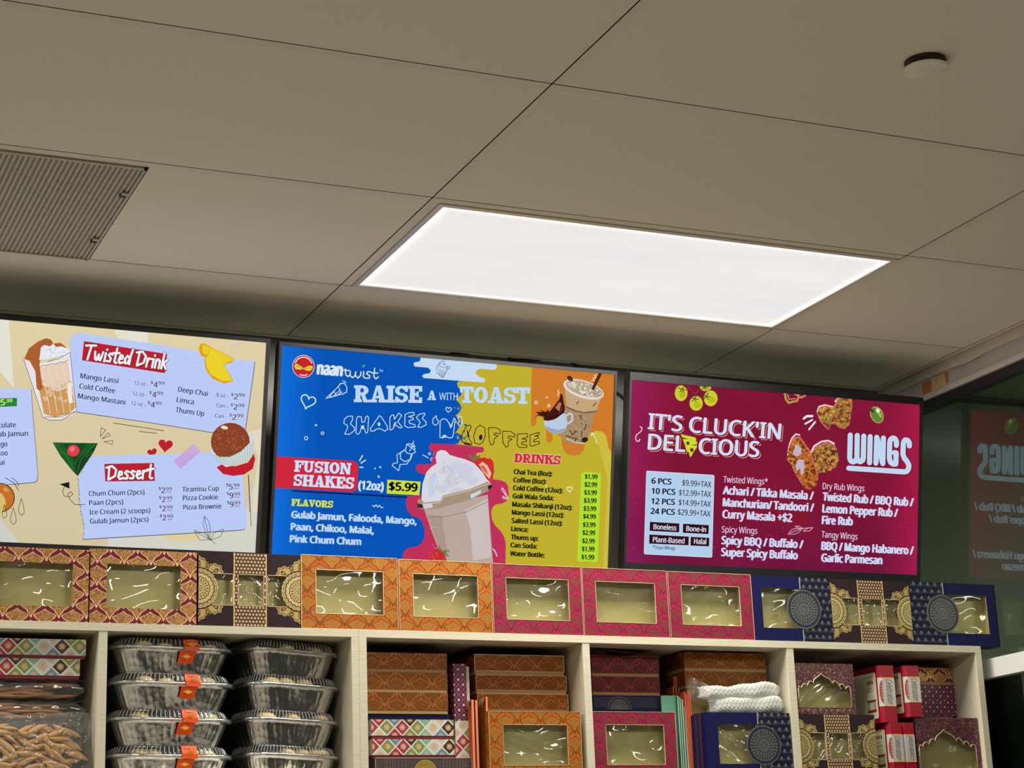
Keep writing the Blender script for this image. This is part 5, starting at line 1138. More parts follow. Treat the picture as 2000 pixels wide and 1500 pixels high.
# ================================================================ things in the cubbies
def P3(px, py, Y): return at(px, py, Y)
def slim_box(label, x0, x1, z0, z1, y0, D, m, base=True, group=None, basecol=None, cat='sweet box', name='slim_sweet_box', foil=None):
    """a flat lidded sweet box lying on its back: patterned lid over a plain tray"""
    t = thing(name, label, cat, ((x0 + x1) / 2, y0 + D / 2, z0), group); bh = (z1 - z0) * 0.17 if base else 0.0
    l = MB(); l.box(x0, x1, y0, y0 + D, z0 + bh, z1 - 0.0004); 
    if foil: edge_strips(l, x0, x1, y0, z0 + bh, z1 - .0004, 1, .0009)
    l.build('lid', [m, foil or M_FOIL], t)
    if base:
        b = MB(); b.box(x0 + .0012, x1 - .0012, y0 + .0012, y0 + D - .0012, z0, z0 + bh); b.build('tray', basecol or M_CREAM, t)
    return t
def zz(px, py, Y): return at(px, py, Y).z

# ---------------------------------------------------------------- cubby with foil pans
M_ALUFOIL = mat('aluminium_foil', (0.66, 0.66, 0.67, 1), 0.24, metal=1.0)
nt, b = nodes(M_ALUFOIL); vn = nt.nodes.new('ShaderNodeTexVoronoi'); vn.inputs['Scale'].default_value = 60; nt.links.new(objco(nt), vn.inputs['Vector'])
bump(nt, b, S(nt, vn.outputs['Distance']) + noise(nt, 34, objco(nt), 2.0) * 1.4, 0.10, 0.012)
M_LABEL = mat('orange_label', C(236, 84, 20), 0.4); M_LABELY = mat('yellow_print', C(240, 176, 40), 0.5); M_LABELW = mat('pale_print', C(236, 180, 150), 0.5)
M_SWEET = speckle(mat('pale_sweet', rough=0.75), 90, 0.5, C(246, 222, 160))
M_LIDRIB = film_mat('ribbed_clear_plastic', 1.5, 0.08, tint=(0.97, 0.97, 0.96, 1), haze=0.05, bs=0.1, bsc=120)
nt = M_LIDRIB.node_tree; u_, v_ = uv(nt); hz = ((u_ * 85).fr().lt(0.22)) * 0.36 + 0.03
for n_ in nt.nodes:
    if n_.type == 'MIX_SHADER' and not n_.inputs[0].is_linked: nt.links.new(hz.k, n_.inputs[0])
def rrect(L, D, r, n=16):
    P = []
    for cx, cy, a0 in ((L / 2 - r, D / 2 - r, 0), (-L / 2 + r, D / 2 - r, 90), (-L / 2 + r, -D / 2 + r, 180), (L / 2 - r, -D / 2 + r, 270)):
        for k in range(n + 1):
            a = math.radians(a0 + 90 * k / n); P.append((cx + r * math.cos(a), cy + r * math.sin(a), 1))
        # straight run to the next corner
        nx = {0: (-L / 2 + r, D / 2), 90: (-L / 2, -D / 2 + r), 180: (L / 2 - r, -D / 2), 270: (L / 2, D / 2 - r)}[a0]
        sx_, sy_, _ = P[-1]; q = 34 if a0 in (0, 180) else 18
        for k in range(1, q): P.append((sx_ + (nx[0] - sx_) * k / q, sy_ + (nx[1] - sy_) * k / q, 0))
    return P
PL, PD, PH, LH = 0.292, 0.185, 0.0545, 0.0190
def pan_parts(t, seed, label=True):
    """pan with its bottom at local z 0"""
    rr = random.Random(seed); base = rrect(PL, PD, 0.048)
    def ringat(s, z, flute, ph):
        o = []
        for i, (x, y, c) in enumerate(base):
            r = math.hypot(x, y); w = 1 + (flute * (1.0 if c else .30) * math.sin(i * 2.1 + ph)) / max(r, .05)
            dent = 0.0012 * math.sin(x * 45 + seed) * math.sin(z * 60 + y * 20 + seed) if not c else 0
            cr_ = 0.0026 * math.exp(-(((x / .052) % 1.0 - .5) / .05) ** 2) * math.sin(PI * min(1, max(0, z / PH))) if not c else 0
            o.append((x * s * w + dent, y * s * w + dent + cr_ * (1 if y < 0 else -1), z))
        return o
    m = MB(); rings = [ringat(0.80, 0.0, .0006, 0)] + [ringat(0.805 + 0.155 * k / 7, PH * (0.03 + 0.97 * k / 7), 0.0022 * math.sin(PI * min(1, .15 + k / 8)), 0) for k in range(8)]
    rings += [ringat(1.0, PH - .001, 0, 0), ringat(1.022, PH + .0000, 0, 0), ringat(1.024, PH + .0044, 0, 0), ringat(1.0, PH + .0056, 0, 0), ringat(0.96, PH + .002, 0, 0), ringat(0.80, 0.002, 0, 0)]
    m.loft(rings, cap=False)
    m.poly([[(x * .80, y * .80) for x, y, _ in base]], lambda x, y: (x, y, 0.001))
    m.build('foil_tray', M_ALUFOIL, t, loc=None)
    l = MB(); z0 = PH + .0048
    def lr(s, z, rib):
        return [(x * s + (rib if i % 2 else 0) * (1 if x > 0 else -1) * (abs(x) / PL * 2), y * s + (rib if i % 2 else 0) * (1 if y > 0 else -1), z) for i, (x, y, c) in enumerate(base)]
    l.loft([lr(1.030, z0 - .009, 0), lr(1.027, z0 - .007, 0), lr(1.027, z0 + .0018, 0), lr(0.975, z0 + .002, 0), lr(0.945, z0 + .004, .0016), lr(0.90, z0 + LH - .003, .0016), lr(0.875, z0 + LH, .0004), lr(0.86, z0 + LH - .0006, 0)], smooth=False)
    l.m = [1 if 4 * len(base) <= i < 6 * len(base) else 0 for i in range(len(l.f))]
    l.poly([[(x * .86, y * .86) for x, y, _ in base]], lambda x, y: (x, y, z0 + LH - .0006))
    l.build('clear_lid', [M_CLEAR, M_LIDRIB], t)
    if label:
        s = MB(); xl = 0.018; w = 0.037; yf = -PD / 2 * 1.03 - .0012
        pts = [(-PD / 2 * .84, z0 + LH + .0006), (-PD / 2 * .895, z0 + LH + .0006), (-PD / 2 * .96, z0 + .006), (yf - .001, z0 + .001), (yf - .001, z0 - .009)]
        for (y0, a), (y1, c) in zip(pts[:-1], pts[1:]): s.quad([(xl, y0, a), (xl, y1, c), (xl + w, y1, c), (xl + w, y0, a)])
        s.quad([(xl - .010, yf + .002, z0 - .009), (xl - .014, yf + .010, z0 - .036), (xl + w - .016, yf + .010, z0 - .036), (xl + w - .006, yf + .002, z0 - .009)])
        def dia(cx, zc, y, wd, h, mi, sk=0): s.quad([(cx - wd, y, zc), (cx, y - .0002, zc - h), (cx + wd, y, zc), (cx, y - .0002, zc + h)], mi)
        ym = -PD / 2 * .96; dia(xl + w / 2, z0 + .006, yf - .0018, .0135, .0055, 1); dia(xl + w / 2, z0 + .006, yf - .0024, .0115, .0040, 0); dia(xl + w / 2, z0 + .006, yf - .0030, .0105, .0034, 1)
        for i in range(4): s.box(xl + w / 2 - .0055 + i * .003, xl + w / 2 - .0035 + i * .003, yf - .0036, yf - .0032, z0 + .0050, z0 + .0070, 0)
        for i in range(6): s.box(xl + .010 + i * .003, xl + .012 + i * .003, -PD / 2 * .92 - .0022, -PD / 2 * .92 - .0016, z0 + .0150, z0 + .0185, 2)
        dia(xl + w / 2 - .012, z0 - .021, yf + .0035, .0125, .0060, 1); dia(xl + w / 2 - .012, z0 - .021, yf + .0030, .0108, .0046, 0); dia(xl + w / 2 - .012, z0 - .021, yf + .0026, .0090, .0036, 1)
        s.build('orange_label', [M_LABEL, M_LABELY, M_LABELW], t)
def sweet_mesh():
    m = MB(); n = 20; rings = []
    for k in range(1, 10):
        a = PI * k / 10 - PI / 2; r = 0.0215 * math.cos(a); z = 0.0125 * math.sin(a) + 0.0125
        rings.append([(r * math.cos(2 * PI * j / n) * (1 + .03 * math.sin(j * 3 + k)), r * math.sin(2 * PI * j / n) * (1 + .03 * math.cos(j * 2)), z) for j in range(n)])
    m.loft(rings, cap=True); return m
ORD = ['topmost', 'second from top', 'third from top', 'lowest visible']
SW = None
def stack(n, cx, cy, yaws, tilts, lab, where, seed, spots, sc=1.0):
    global SW
    pitch = PH + LH + (.0058 if lab else .0054); z = ZF + (0.0022 if lab else 0.0042)
    proto = None
    for k in range(n):
        i = n - 1 - k
        t = thing('foil_pan', ORD[i] + ' foil pan with clear lid in ' + where, 'foil pan', (cx + 0.002 * math.sin(k * 2.3 + seed), cy + 0.003 * math.cos(k * 1.7), z), 'lidded foil pans of sweets')
        # parts are built about the pan's base at the origin, then the pan is set on the stack
        loc = t.location.copy(); t.matrix_world = Matrix.Identity(4)
        pan_parts(t, seed + k, lab)
        t.location = loc; t.rotation_euler = (0, math.radians(tilts[i]), math.radians(yaws[i])); t.scale = (sc, sc, 1)
        M_ = Matrix.Translation(loc) @ t.rotation_euler.to_matrix().to_4x4()
        for (sx_, sy_, sz_) in spots[i]:
            if SW is None:
                SW = sweet_mesh().build('round_sweet', M_SWEET, loc=(0, 0, 0)); o = SW
            else: o = SW.copy(); COL.objects.link(o)
            o.location = M_ @ Vector((sx_ * sc * .93, (min(sy_, -.050) if sy_ < 0 else sy_) * sc, PH - .0050 + min(sz_, .0028))); o.rotation_euler = (0.1 * sx_, 0.2, sx_ * 9)
            tag(o, 'round pale sweet in the ' + ORD[i] + ' pan of ' + where, 'sweet', 'sweets in the ' + ORD[i] + ' pan, ' + where)
        z += pitch
    return z
def sp(*xs): return [(x, y, dz) for x, y, dz in xs]
fp = at(342, 1275, 0.635)
stack(4, fp.x + 0.002, 0.635 + PD / 2 + .006, (3, 3, 2, 1), (0.8, 0.8, 0.8, 0.8), True, 'the orange-labelled stack', 3,
      [sp((-.075, -.035, 0.004), (-.02, -.03, -.001), (.055, -.04, .003), (.10, -.03, -.001), (0.01, .03, .004)), sp((-.075, -.035, .006), (-.02, -.045, -.001), (.04, .02, .004), (.088, -.035, .003)), sp((-.08, -.02, .006), (-.03, .02, .006), (.055, -.035, .002), (.10, -.03, .002)), sp((-.08, -.03, .006), (-.045, -.045, .001), (.05, -.02, .004), (.09, -.03, .001))], 0.945)
fq = at(584, 1262, 0.64)
stack(4, fq.x - 0.0115, 0.632 + PD / 2 + .012, (12, 11, 11, 11), (1.7, 1.7, 1.7, 1.7), False, 'the unlabelled stack', 9,
      [sp((-.02, -.04, .002), (.08, -.03, .001), (0.01, .02, .002)), sp((-.075, -.025, .003), (-.025, -.035, .003), (.04, -.035, .003), (.02, .03, 0)), sp((-.085, -.02, .006), (0.0, -.035, .005), (.04, .02, .004), (.10, -.03, .004)), sp((-.02, -.04, .008), (.03, -.045, .005), (.075, -.035, .005), (.100, -.025, .004))], 0.80)

# ---------------------------------------------------------------- leftmost cubby: patchwork boxes over packs of snack sticks, big snack bag in front
M_STICK = speckle(mat('brown_fried_snack', rough=0.7), 60, 0.6, C(186, 144, 90)); M_STICKD = speckle(mat('dark_snack_stick', rough=0.7), 60, 0.6, C(168, 118, 68))
def snack(name, m, L, r, bend):
    b = MB(); n = 9; P = []; rad = []
    for k in range(n):
        u = k / (n - 1) * 2 - 1; P.append((u * L / 2, bend * (1 - u * u), 0.1 * bend * math.sin(3 * u))); rad.append(max(.0006, r * (1 - abs(u) ** 2.2)))
    b.tube(P, rad, 7); return b.build(name, m, loc=(0, 0, 0))
YA = 0.66
xr = at(166, 1350, YA).x; x0_ = xr - 0.25
def pack(zb, zt, xr_, label, seed, nst, group):
    """sealed flat pack; its sticks lie inside it"""
    xl = xr_ - 0.26; ya, yb = YA + .004, YA + .17; rr = random.Random(seed)
    t = thing('snack_pack', label, 'snack pack', ((xl + xr_) / 2, (ya + yb) / 2, zb), 'clear packs of snack sticks')
    m = MB()
    def f(u, v):
        a = 2 * PI * v; ey, ez = math.cos(a), math.sin(a); sq_ = lambda q: math.copysign(abs(q) ** 0.35, q); e = min(1, 9 * min(u, 1 - u) + .25)
        return (xl + (xr_ - xl) * u, (ya + yb) / 2 + (yb - ya) / 2 * sq_(ey) + .0012 * math.sin(u * 40 + v * 9 + seed), (zb + zt) / 2 + ((zt - zb) / 2 - .0008) * e * sq_(ez) + .0009 * math.sin(u * 31 + v * 17 + seed))
    m.grid(f, 30, 40); m.build('clear_film', M_BAG, t)
    seal = MB(); seal.grid(lambda u, v: (xl + (xr_ - xl) * u, ya - .010 * v, zt - .004 + .0015 * math.sin(u * 30 + seed) + .002 * v), 24, 2); seal.build('sealed_flap', M_BAG, t)
    for k in range(nst):
        o = STK.copy(); COL.objects.link(o); q = k % 4
        o.location = (rr.uniform(xl + .07, xr_ - .05), ya + .014 + .012 * (k // 8), zb + (zt - zb) * (.22 + .56 * ((k % 5) / 4))); o.rotation_euler = (rr.uniform(-.2, .2), rr.uniform(-.08, .08), rr.uniform(-.25, .25)); o.scale = (rr.uniform(.9, 1.2), 1, 1)
        tag(o, 'thin dark snack stick inside the ' + group, 'snack', 'snack sticks in the ' + group)
STK = snack('snack_stick', M_STICKD, 0.075, 0.0046, 0.003); STK_HOME = STK
packs = [(zz(90, 1366, YA), zz(90, 1326, YA), 165, 'clear pack of dark snack sticks directly under the patchwork boxes', 'pack under the patchwork boxes'),
         (zz(90, 1408, YA), zz(90, 1367, YA), 168, 'clear pack of dark snack sticks mostly hidden behind the big snack bag', 'pack behind the big snack bag')]
zb_ = packs[-1][0]
for k, (zb, zt, px, lab, g) in enumerate(packs): pack(zb, zt - .0006, at(px, 1360, YA).x, lab, 40 + k, 22 if k == 0 else 16, g)
# the unseen stock they rest on
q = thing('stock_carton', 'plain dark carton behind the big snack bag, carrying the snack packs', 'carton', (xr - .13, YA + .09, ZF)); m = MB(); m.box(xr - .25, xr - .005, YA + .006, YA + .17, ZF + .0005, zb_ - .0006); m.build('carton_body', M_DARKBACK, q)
STK.location = (xr - .10, YA + .02, packs[0][0] + .012); tag(STK, 'thin dark snack stick inside the pack under the patchwork boxes', 'snack', 'snack sticks in the pack under the patchwork boxes')
zA1 = zz(90, 1324.5, YA); zA2 = zz(90, 1286, YA); zA3 = zz(90, 1247.5, YA)
slim_box('patchwork tile box resting on the snack packs, second in its stack', at(156, 1305, YA).x - .235, at(156, 1305, YA).x, packs[0][1], zA2, YA, .16, M_TILES, True, 'patchwork tile boxes', M_MAROONCARD)
slim_box('patchwork tile box topmost in the leftmost cubby, right under the shelf top', at(168, 1265, YA).x - .245, at(168, 1265, YA).x, zA2, zA3, YA, .16, M_TILES, True, 'patchwork tile boxes', M_MAROONCARD)
# big bag standing in front
YBG = 0.628
bx1 = at(181, 1450, YBG).x; bx0 = bx1 - .27; bz1 = zz(90, 1393, YBG); bag = thing('snack_bag', 'big clear plastic bag of brown pointed snacks at the left picture edge', 'snack bag', ((bx0 + bx1) / 2, YBG + .012, ZF))
m = MB()
def bagf(u, v, front):
    x = bx0 + (bx1 - bx0) * u + (.010 * (v - .4) if u > .5 else 0) * -1; e = min(1, 5 * min(u, 1 - u)) ** .5; top = min(1, 4.5 * (1 - v))
    d = .0135 * e * min(1, top + .08) * min(1, v * 14 + .35)
    wr = .0022 * math.sin(u * 23 + v * 6) * math.sin(v * 19 + u * 5) + (.0014 + .005 * max(0, u - .8)) * math.sin(u * 51 - v * 33)
    return (x, YBG + .0155 + (-d if front else d) + wr * (1 if front else .3), ZF + .001 + (bz1 - ZF) * v + .004 * math.sin(u * 9) * v)
m.grid(lambda u, v: bagf(u, v, True), 44, 36); m.grid(lambda u, v: bagf(1 - u, v, False), 30, 20); m.build('clear_film', M_BAG, bag)
SN = snack('pointed_snack', M_STICK, 0.048, 0.0068, 0.006); rr = random.Random(77); ztop = zz(100, 1420, YBG)
def sn_place(o, x, z, lay):
    o.location = (x, YBG + .0115 + .0055 * lay, z); o.rotation_euler = (rr.uniform(-.5, .5), rr.choice((-.5, -.3, .1, .25, .4, .75)) + rr.uniform(-.15, .15), rr.uniform(-.15, .15)); s_ = rr.uniform(.8, 1.15); o.scale = (s_, 1, s_)
    tag(o, 'brown pointed fried snack in the big clear bag', 'snack', 'pointed snacks in the big clear bag')
first = True
for r_ in range(11):
    for c_ in range(8):
        x = bx0 + .045 + c_ * .0262 + (r_ % 2) * .012 + rr.uniform(-.004, .004); z = ztop - .004 - r_ * .0098 + rr.uniform(-.003, .003) - (0.008 if c_ in (0, 7) else 0)
        if x > bx1 - .030 or z < ZF + .01: continue
        o = SN if first else SN.copy()
        if not first: COL.objects.link(o)
        first = False; sn_place(o, x, z, (r_ + c_) % 2)
# ---------------------------------------------------------------- third cubby: bronze and patchwork stacks, folded cartons, orange window box
def X(px, py, Y): return at(px, py, Y).x
YC = 0.668
def carton_under(label, x0, x1, y0, D, z1):
    q = thing('stock_carton', label, 'carton', ((x0 + x1) / 2, y0 + D / 2, ZF)); m = MB(); m.box(x0, x1, y0, y0 + D, ZF + .0005, z1 - .0006); m.build('carton_body', M_CREAM, q)
zc = [zz(800, p, YC) for p in (1481, 1443.5, 1405, 1394, 1352.5, 1313.5, 1275)]
# dark box with gold disc and hanging lines
xb0, xb1 = X(733, 1495, .650), X(922, 1495, .650)
t = thing('sweet_box', 'dark brown box with a gold disc and thin hanging lines, below the patchwork boxes', 'sweet box', ((xb0 + xb1) / 2, .74, ZF))
M_DARKBROWN = mat('dark_brown_card', (0.05, 0.036, 0.042, 1), 0.45); M_THREAD = mat('bronze_print', C(150, 118, 84), 0.4, metal=0.3); M_GOLDDISC = rosette('gold_disc', C(176, 150, 62), C(110, 88, 34), [(.80, .86, 1, 0), (.52, .58, 12, .03)], [(.2, .45, 16), (.62, .76, 30)], 0.5)
m = MB(); m.box(xb0, xb1, .650, .85, ZF + .0005, zc[0] - .0005, 0); edge_strips(m, xb0, xb1, .650, ZF + .0005, zc[0] - .0005, 1, .0010); m.build('carton', [M_DARKBROWN, M_FOIL], t)
m = MB()
for f_, L in ((.095, .035), (.118, .020), (.145, .042), (.175, .026), (.20, .03), (.235, .045), (.27, .024), (.31, .016), (.70, .018), (.735, .022), (.765, .042), (.80, .028), (.84, .045), (.87, .022), (.90, .034), (.93, .018)):
    x = xb0 + (xb1 - xb0) * f_; m.box(x - .0004, x + .0004, .6493, .6499, zc[0] - .001 - L, zc[0] - .001); m.box(x - .0011, x + .0011, .6492, .6499, zc[0] - .0045 - L, zc[0] - .001 - L)
m.build('printed_lines', M_THREAD, t)
m = MB(); cx, cz, r = xb0 + (xb1 - xb0) * .51, zc[0] - .0335, .0285
m.poly([[(cx + r * math.cos(2 * PI * k / 40), max(ZF + .0015, cz + r * math.sin(2 * PI * k / 40))) for k in range(40)]], lambda x, z: (x, .6486, z), 0, lambda x, z: ((x - cx) / r, (z - cz) / r)); m.build('gold_disc', M_GOLDDISC, t)
slim_box('patchwork tile box resting on the dark brown box with the gold disc', X(727, 1462, YC), X(888, 1462, YC), zc[0], zc[1], YC, .16, M_TILES, True, 'patchwork tile boxes', M_MAROONCARD)
slim_box('patchwork tile box beneath the thin navy box and the bronze stack', X(725, 1424, YC), X(886, 1424, YC), zc[1], zc[2], YC, .16, M_TILES, True, 'patchwork tile boxes', M_MAROONCARD)
slim_box('narrow patchwork tile box end standing under the purple dotted box', X(888.5, 1444, YC), X(919, 1444, YC), zc[0], zz(900, 1407.5, YC), YC - .004, .15, M_TILES, False, 'patchwork tile boxes')
slim_box('thin navy sweet box between the bronze stack and the patchwork boxes', X(720, 1400, YC + .006), X(878, 1400, YC + .006), zc[2], zc[3], YC + .006, .15, M_NAVYPLAIN, False)
for k, n_ in ((3, 'lowest'), (4, 'middle'), (5, 'topmost')):
    slim_box(n_ + ' of the three bronze damask boxes stacked beside the foil pan unit', X(717.5 - .5 * k, 1330, YC), X(874, 1330, YC), zc[k], zc[k + 1], YC, .16, M_BRONZE, True, 'bronze damask boxes, stack on the patchwork boxes')
# purple dotted box standing on end, white card beside it
zp0, zp1 = zz(900, 1407, YC), zz(900, 1296.5, YC)
t = thing('sweet_box', 'slim purple dotted box standing on end between two bronze stacks', 'sweet box', (X(899, 1400, YC), YC + .06, zp0)); m = MB(); m.box(X(886.5, 1350, YC), X(911.5, 1350, YC), YC, YC + .12, zp0 + .0003, zp1); m.build('carton', M_DOTS, t)
M_MARBLE = speckle(mat('marbled_white_card', rough=0.5), 55, 1.1, C(196, 192, 170))
m = MB(); m.box(X(912.3, 1350, YC), X(919, 1350, YC), YC + .006, YC + .118, zp0 + .0003, zz(900, 1301, YC)); tag(m.build('folded_card', M_MARBLE, loc=(X(915, 1400, YC), YC + .06, zp0)), 'white marbled card edge standing against the purple dotted box', 'card')
YR = .690
zr = [zz(1015, p, YR) for p in (1394, 1355, 1318.5, 1279)]
for k, n_, a, b in ((0, 'lowest', 931, 1108), (1, 'middle', 929.5, 1106), (2, 'topmost', 927.5, 1103)):
    slim_box(n_ + ' of the three bronze damask boxes behind the orange window box', X(a, 1330, YR), X(b, 1330, YR), zr[k], zr[k + 1], YR, .16, M_BRONZE, True, 'bronze damask boxes, stack behind the orange window box', foil=M_FOIL)
carton_under('plain stock carton behind the orange window box, carrying three bronze boxes', X(935, 1330, YR), X(1100, 1330, YR), YR + .004, .14, zr[0])
M_ORSIDE = mat('rust_card', C(176, 74, 46), 0.6); M_OREDGE = mat('orange_card_edge', C(222, 132, 84), 0.6); M_FLAPIN = mat('brown_card_inside', C(150, 112, 62), 0.7)
def flat(pl, pr, pt, Y, D, mside, medge, label, group, flap=0.0, name='folded_carton', lean=0.0):
    x0, x1 = X(pl, 1430, Y), X(pr, 1430, Y); z1 = zz((pl + pr) / 2, pt, Y); m = MB(); l = lean
    c = [(x0, Y, ZF + .0005), (x1, Y, ZF + .0005), (x1, Y + D, ZF + .0005), (x0, Y + D, ZF + .0005)]; d = [(x0 + l, Y, z1), (x1 + l, Y, z1), (x1 + l, Y + D, z1 - .002), (x0 + l, Y + D, z1 - .002)]
    m.quad([c[0], c[1], d[1], d[0]], 1); m.quad([c[1], c[2], d[2], d[1]], 0); m.quad([c[2], c[3], d[3], d[2]], 1); m.quad([c[3], c[0], d[0], d[3]], 0); m.quad(d, 1); m.quad(c[::-1], 1)
    o = m.build(name, [mside, medge], loc=((x0 + x1) / 2, Y + D / 2, ZF))
    if flap:
        f = MB(); n = 8
        f.grid(lambda u, v: (x0 + l - .0004 - .004 * math.sin(v * PI) * (1 if flap > 0 else .4), Y + .002 + (D - .004) * u, z1 - abs(flap) * (1 - .15 * math.sin(u * 9)) * v), 10, 6); f.build('inner_flap', M_FLAPIN, o)
    return tag(o, label, 'folded carton', group)
for i, (a, b, pt, D, fl) in enumerate(((922.5, 927, 1366.5, .05, .02), (930, 934.2, 1367.5, .03, .02), (950.8, 954.3, 1361, .075, .030))):
    flat(a, b, pt, .642 if i < 2 else .640, D, M_ORSIDE, M_OREDGE, ('flat folded orange carton, leftmost of three beside the orange window box', 'flat folded orange carton, middle of three beside the orange window box', 'flat folded orange carton touching the orange window box side')[i], 'flat folded orange cartons', fl)
YW1 = .6255
window_box('orange and gold window box standing at the front of the third cubby', X(955.5, 1450, YW1), X(1136, 1450, YW1), ZF + .0005, zz(1045, 1389.5, YW1), YW1, .052, M_ORANGE, [STDW], 301, None, edge=M_FOIL)

# ---------------------------------------------------------------- fourth cubby
YD = .695
zd = [zz(1222, p, YD) for p in (1391, 1358, 1321.5, 1284.5)]
slim_box('navy box with a half medallion print behind the crimson window box', X(1158, 1370, YD), X(1293, 1370, YD), zd[0], zd[1], YD, .16, M_NAVYPLAIN, False)
tn = bpy.data.objects['slim_sweet_box'] if False else [o for o in COL.objects if o.get('label', '').startswith('navy box with a half medallion')][0]
m = MB(); xa, xc = X(1158, 1370, YD), X(1293, 1370, YD)
for k in range(11): m.box(xa + .002, xc - .001, YD - .0006, YD - .0001, zd[0] + .012 + .0024 * k, zd[0] + .0128 + .0024 * k, 0)
m.build('printed_lines', mat('grey_print', C(86, 88, 96), 0.4, metal=.4), tn)
m = MB(); cx, cz, r = X(1209, 1370, YD), zd[0] + .006, .0325
m.poly([[(cx + r * math.cos(PI * k / 24), cz + r * math.sin(PI * k / 24)) for k in range(25)]], lambda x, z: (x, YD - .0011, z), 0, lambda x, z: ((x - cx) / r, (z - cz) / r)); m.build('medallion', M_MEDAL, tn)
slim_box('crimson damask box resting on the navy box, lower of the pair', X(1157, 1340, YD), X(1289, 1340, YD), zd[1], zd[2], YD, .16, M_PINKDEEP, True, 'crimson damask boxes')
slim_box('crimson damask box under the crushed maroon carton, upper of the pair', X(1155, 1303, YD), X(1287, 1303, YD), zd[2], zd[3], YD, .16, M_PINKDEEP, True, 'crimson damask boxes')
carton_under('plain stock carton behind the crimson window box, carrying the navy box', X(1165, 1400, YD), X(1285, 1400, YD), YD + .004, .14, zd[0])
# crushed empty carton on top
M_CRUSH = mat('dark_maroon_card', C(92, 30, 32), 0.6); M_CRUSHIN = mat('maroon_card_fold', C(128, 52, 48), 0.6)
t = thing('crushed_carton', 'crushed flat maroon carton lying on top of the crimson boxes', 'folded carton', (X(1220, 1280, YD), YD + .07, zd[3]))
xa, xc = X(1153, 1270, YD), X(1287, 1270, YD); h = min(zz(1200, 1263, YD), ZT - TH - .002) - zd[3] - .005
m = MB(); m.grid(lambda u, v: (xa + (xc - xa) * u, YD - .002 + .14 * v, zd[3] + .0012 + .004 * abs(math.sin(u * 7)) * (1 - v)), 16, 6); m.grid(lambda u, v: (xa + (xc - xa) * u, YD - .002 + .003 * math.sin(u * 5), zd[3] + .0008 + .005 * v + .0015 * math.sin(u * 11) * v), 24, 2, 1); m.build('lower_sheet', [M_CRUSH, M_CRUSHIN], t)
m = MB(); m.grid(lambda u, v: (xa + (xc - xa) * u * (1 - .02 * v), YD - .001 + .13 * v, zd[3] + .003 + h * (1 - u) ** 0.7 * (1 - .3 * v) + .0015 * math.sin(u * 8 + v * 3)), 20, 8, 0)
m.tube([(xa + (xc - xa) * u, YD - .002, zd[3] + .003 + h * (1 - u) ** 0.7) for u in [k / 10 for k in range(11)]], .0011, 6, 1); m.tube([(xa, YD - .003, zd[3] + h * .86), (xa + (xc - xa) * .22, YD - .005, zd[3] + h * .55)], .0014, 6, 1); m.build('upper_sheet', [M_CRUSH, M_CRUSHIN], t)
window_box('crimson damask window box standing at the front of the fourth cubby', X(1159.5, 1450, YW1), X(1322, 1450, YW1), ZF + .0005, zz(1240, 1390, YW1), YW1, .050, M_PINK, [STDW], 311, None, edge=M_FOIL)
M_TEAL = speckle(mat('teal_card', rough=0.6), 300, 0.5, C(110, 172, 146)); M_TEALEDGE = mat('pale_teal_edge', C(172, 206, 184), 0.6); M_TEALD = mat('deep_teal_card', C(58, 124, 98), 0.6)
YS = .684
x0, x1 = X(1293.5, 1400, YS), X(1326, 1400, YS); m = MB(); m.box(x0, x1, YS, YS + .004, ZF + .0005, zz(1310, 1358.5, YS)); tag(m.build('folded_carton', M_TEAL, loc=((x0 + x1) / 2, YS, ZF)), 'flat folded teal carton facing forward behind the crimson window box', 'folded carton', 'flat folded teal cartons')
for i, (a, b, pt, lab) in enumerate(((1327, 1329.2, 1359, 'nearest the crimson window box'), (1331, 1333, 1362, 'second from the crimson window box'), (1335, 1337.4, 1366, 'second from the orange sheets'), (1339.4, 1342.4, 1380, 'touching the orange sheets'))):
    flat(a, b, pt, .672, .05, M_TEALD, M_TEALEDGE, 'teal carton sheet standing on edge, ' + lab, 'flat folded teal cartons')
M_ORRED = mat('orange_red_card', C(196, 76, 40), 0.6); M_ORREDE = mat('orange_red_edge', C(214, 104, 66), 0.6)
for i, (a, b, pt, lab) in enumerate(((1344, 1346, 1352, 'touching the teal sheets'), (1347.2, 1349, 1356, 'second from the teal sheets'), (1350, 1352.4, 1349, 'second from the navy sheet'), (1353.6, 1355.6, 1355, 'touching the navy sheet'))):
    flat(a, b, pt, .668, .10, M_ORRED, M_ORREDE, 'orange-red carton sheet standing on edge, ' + lab, 'flat folded orange-red cartons', lean=-.004)
for i, (px, pt) in enumerate(((1319.5, 1341), (1325, 1343), (1330, 1344))):
    flat(px - .9, px + .9, pt, .715, .05, M_ORSIDE, M_OREDGE, ('thin rust card edge rising behind the teal carton, farthest left', 'thin rust card edge rising behind the teal carton, middle one', 'thin rust card edge rising behind the teal carton, nearest the bubble wrap')[i], 'rust card edges behind the teal carton', lean=.001)
x0, x1 = X(1316, 1340, .735), X(1345, 1340, .735); m = MB(); zt_, zb2 = zz(1330, 1321, .735), zz(1330, 1356, .735)
m.box(x0, x1, .735, .738, ZF + .0005, zt_); tag(m.build('folded_carton', M_ORSIDE, loc=((x0 + x1) / 2, .735, ZF)), 'rust coloured carton flap standing at the back, left of bubble wrap', 'folded carton')
flat(1357.5, 1363.5, 1396.5, .650, .040, M_NAVYPLAIN, mat('navy_edge', C(34, 30, 62), 0.5), 'flat navy carton standing on edge between orange-red sheets and maroon carton', 'flat dark cartons beside the navy window box')
flat(1365.5, 1378, 1392.5, .648, .042, mat('plum_card', C(58, 22, 44), 0.5), mat('plum_face', C(72, 28, 52), 0.5), 'flat plum carton standing on edge against the navy window box', 'flat dark cartons beside the navy window box')
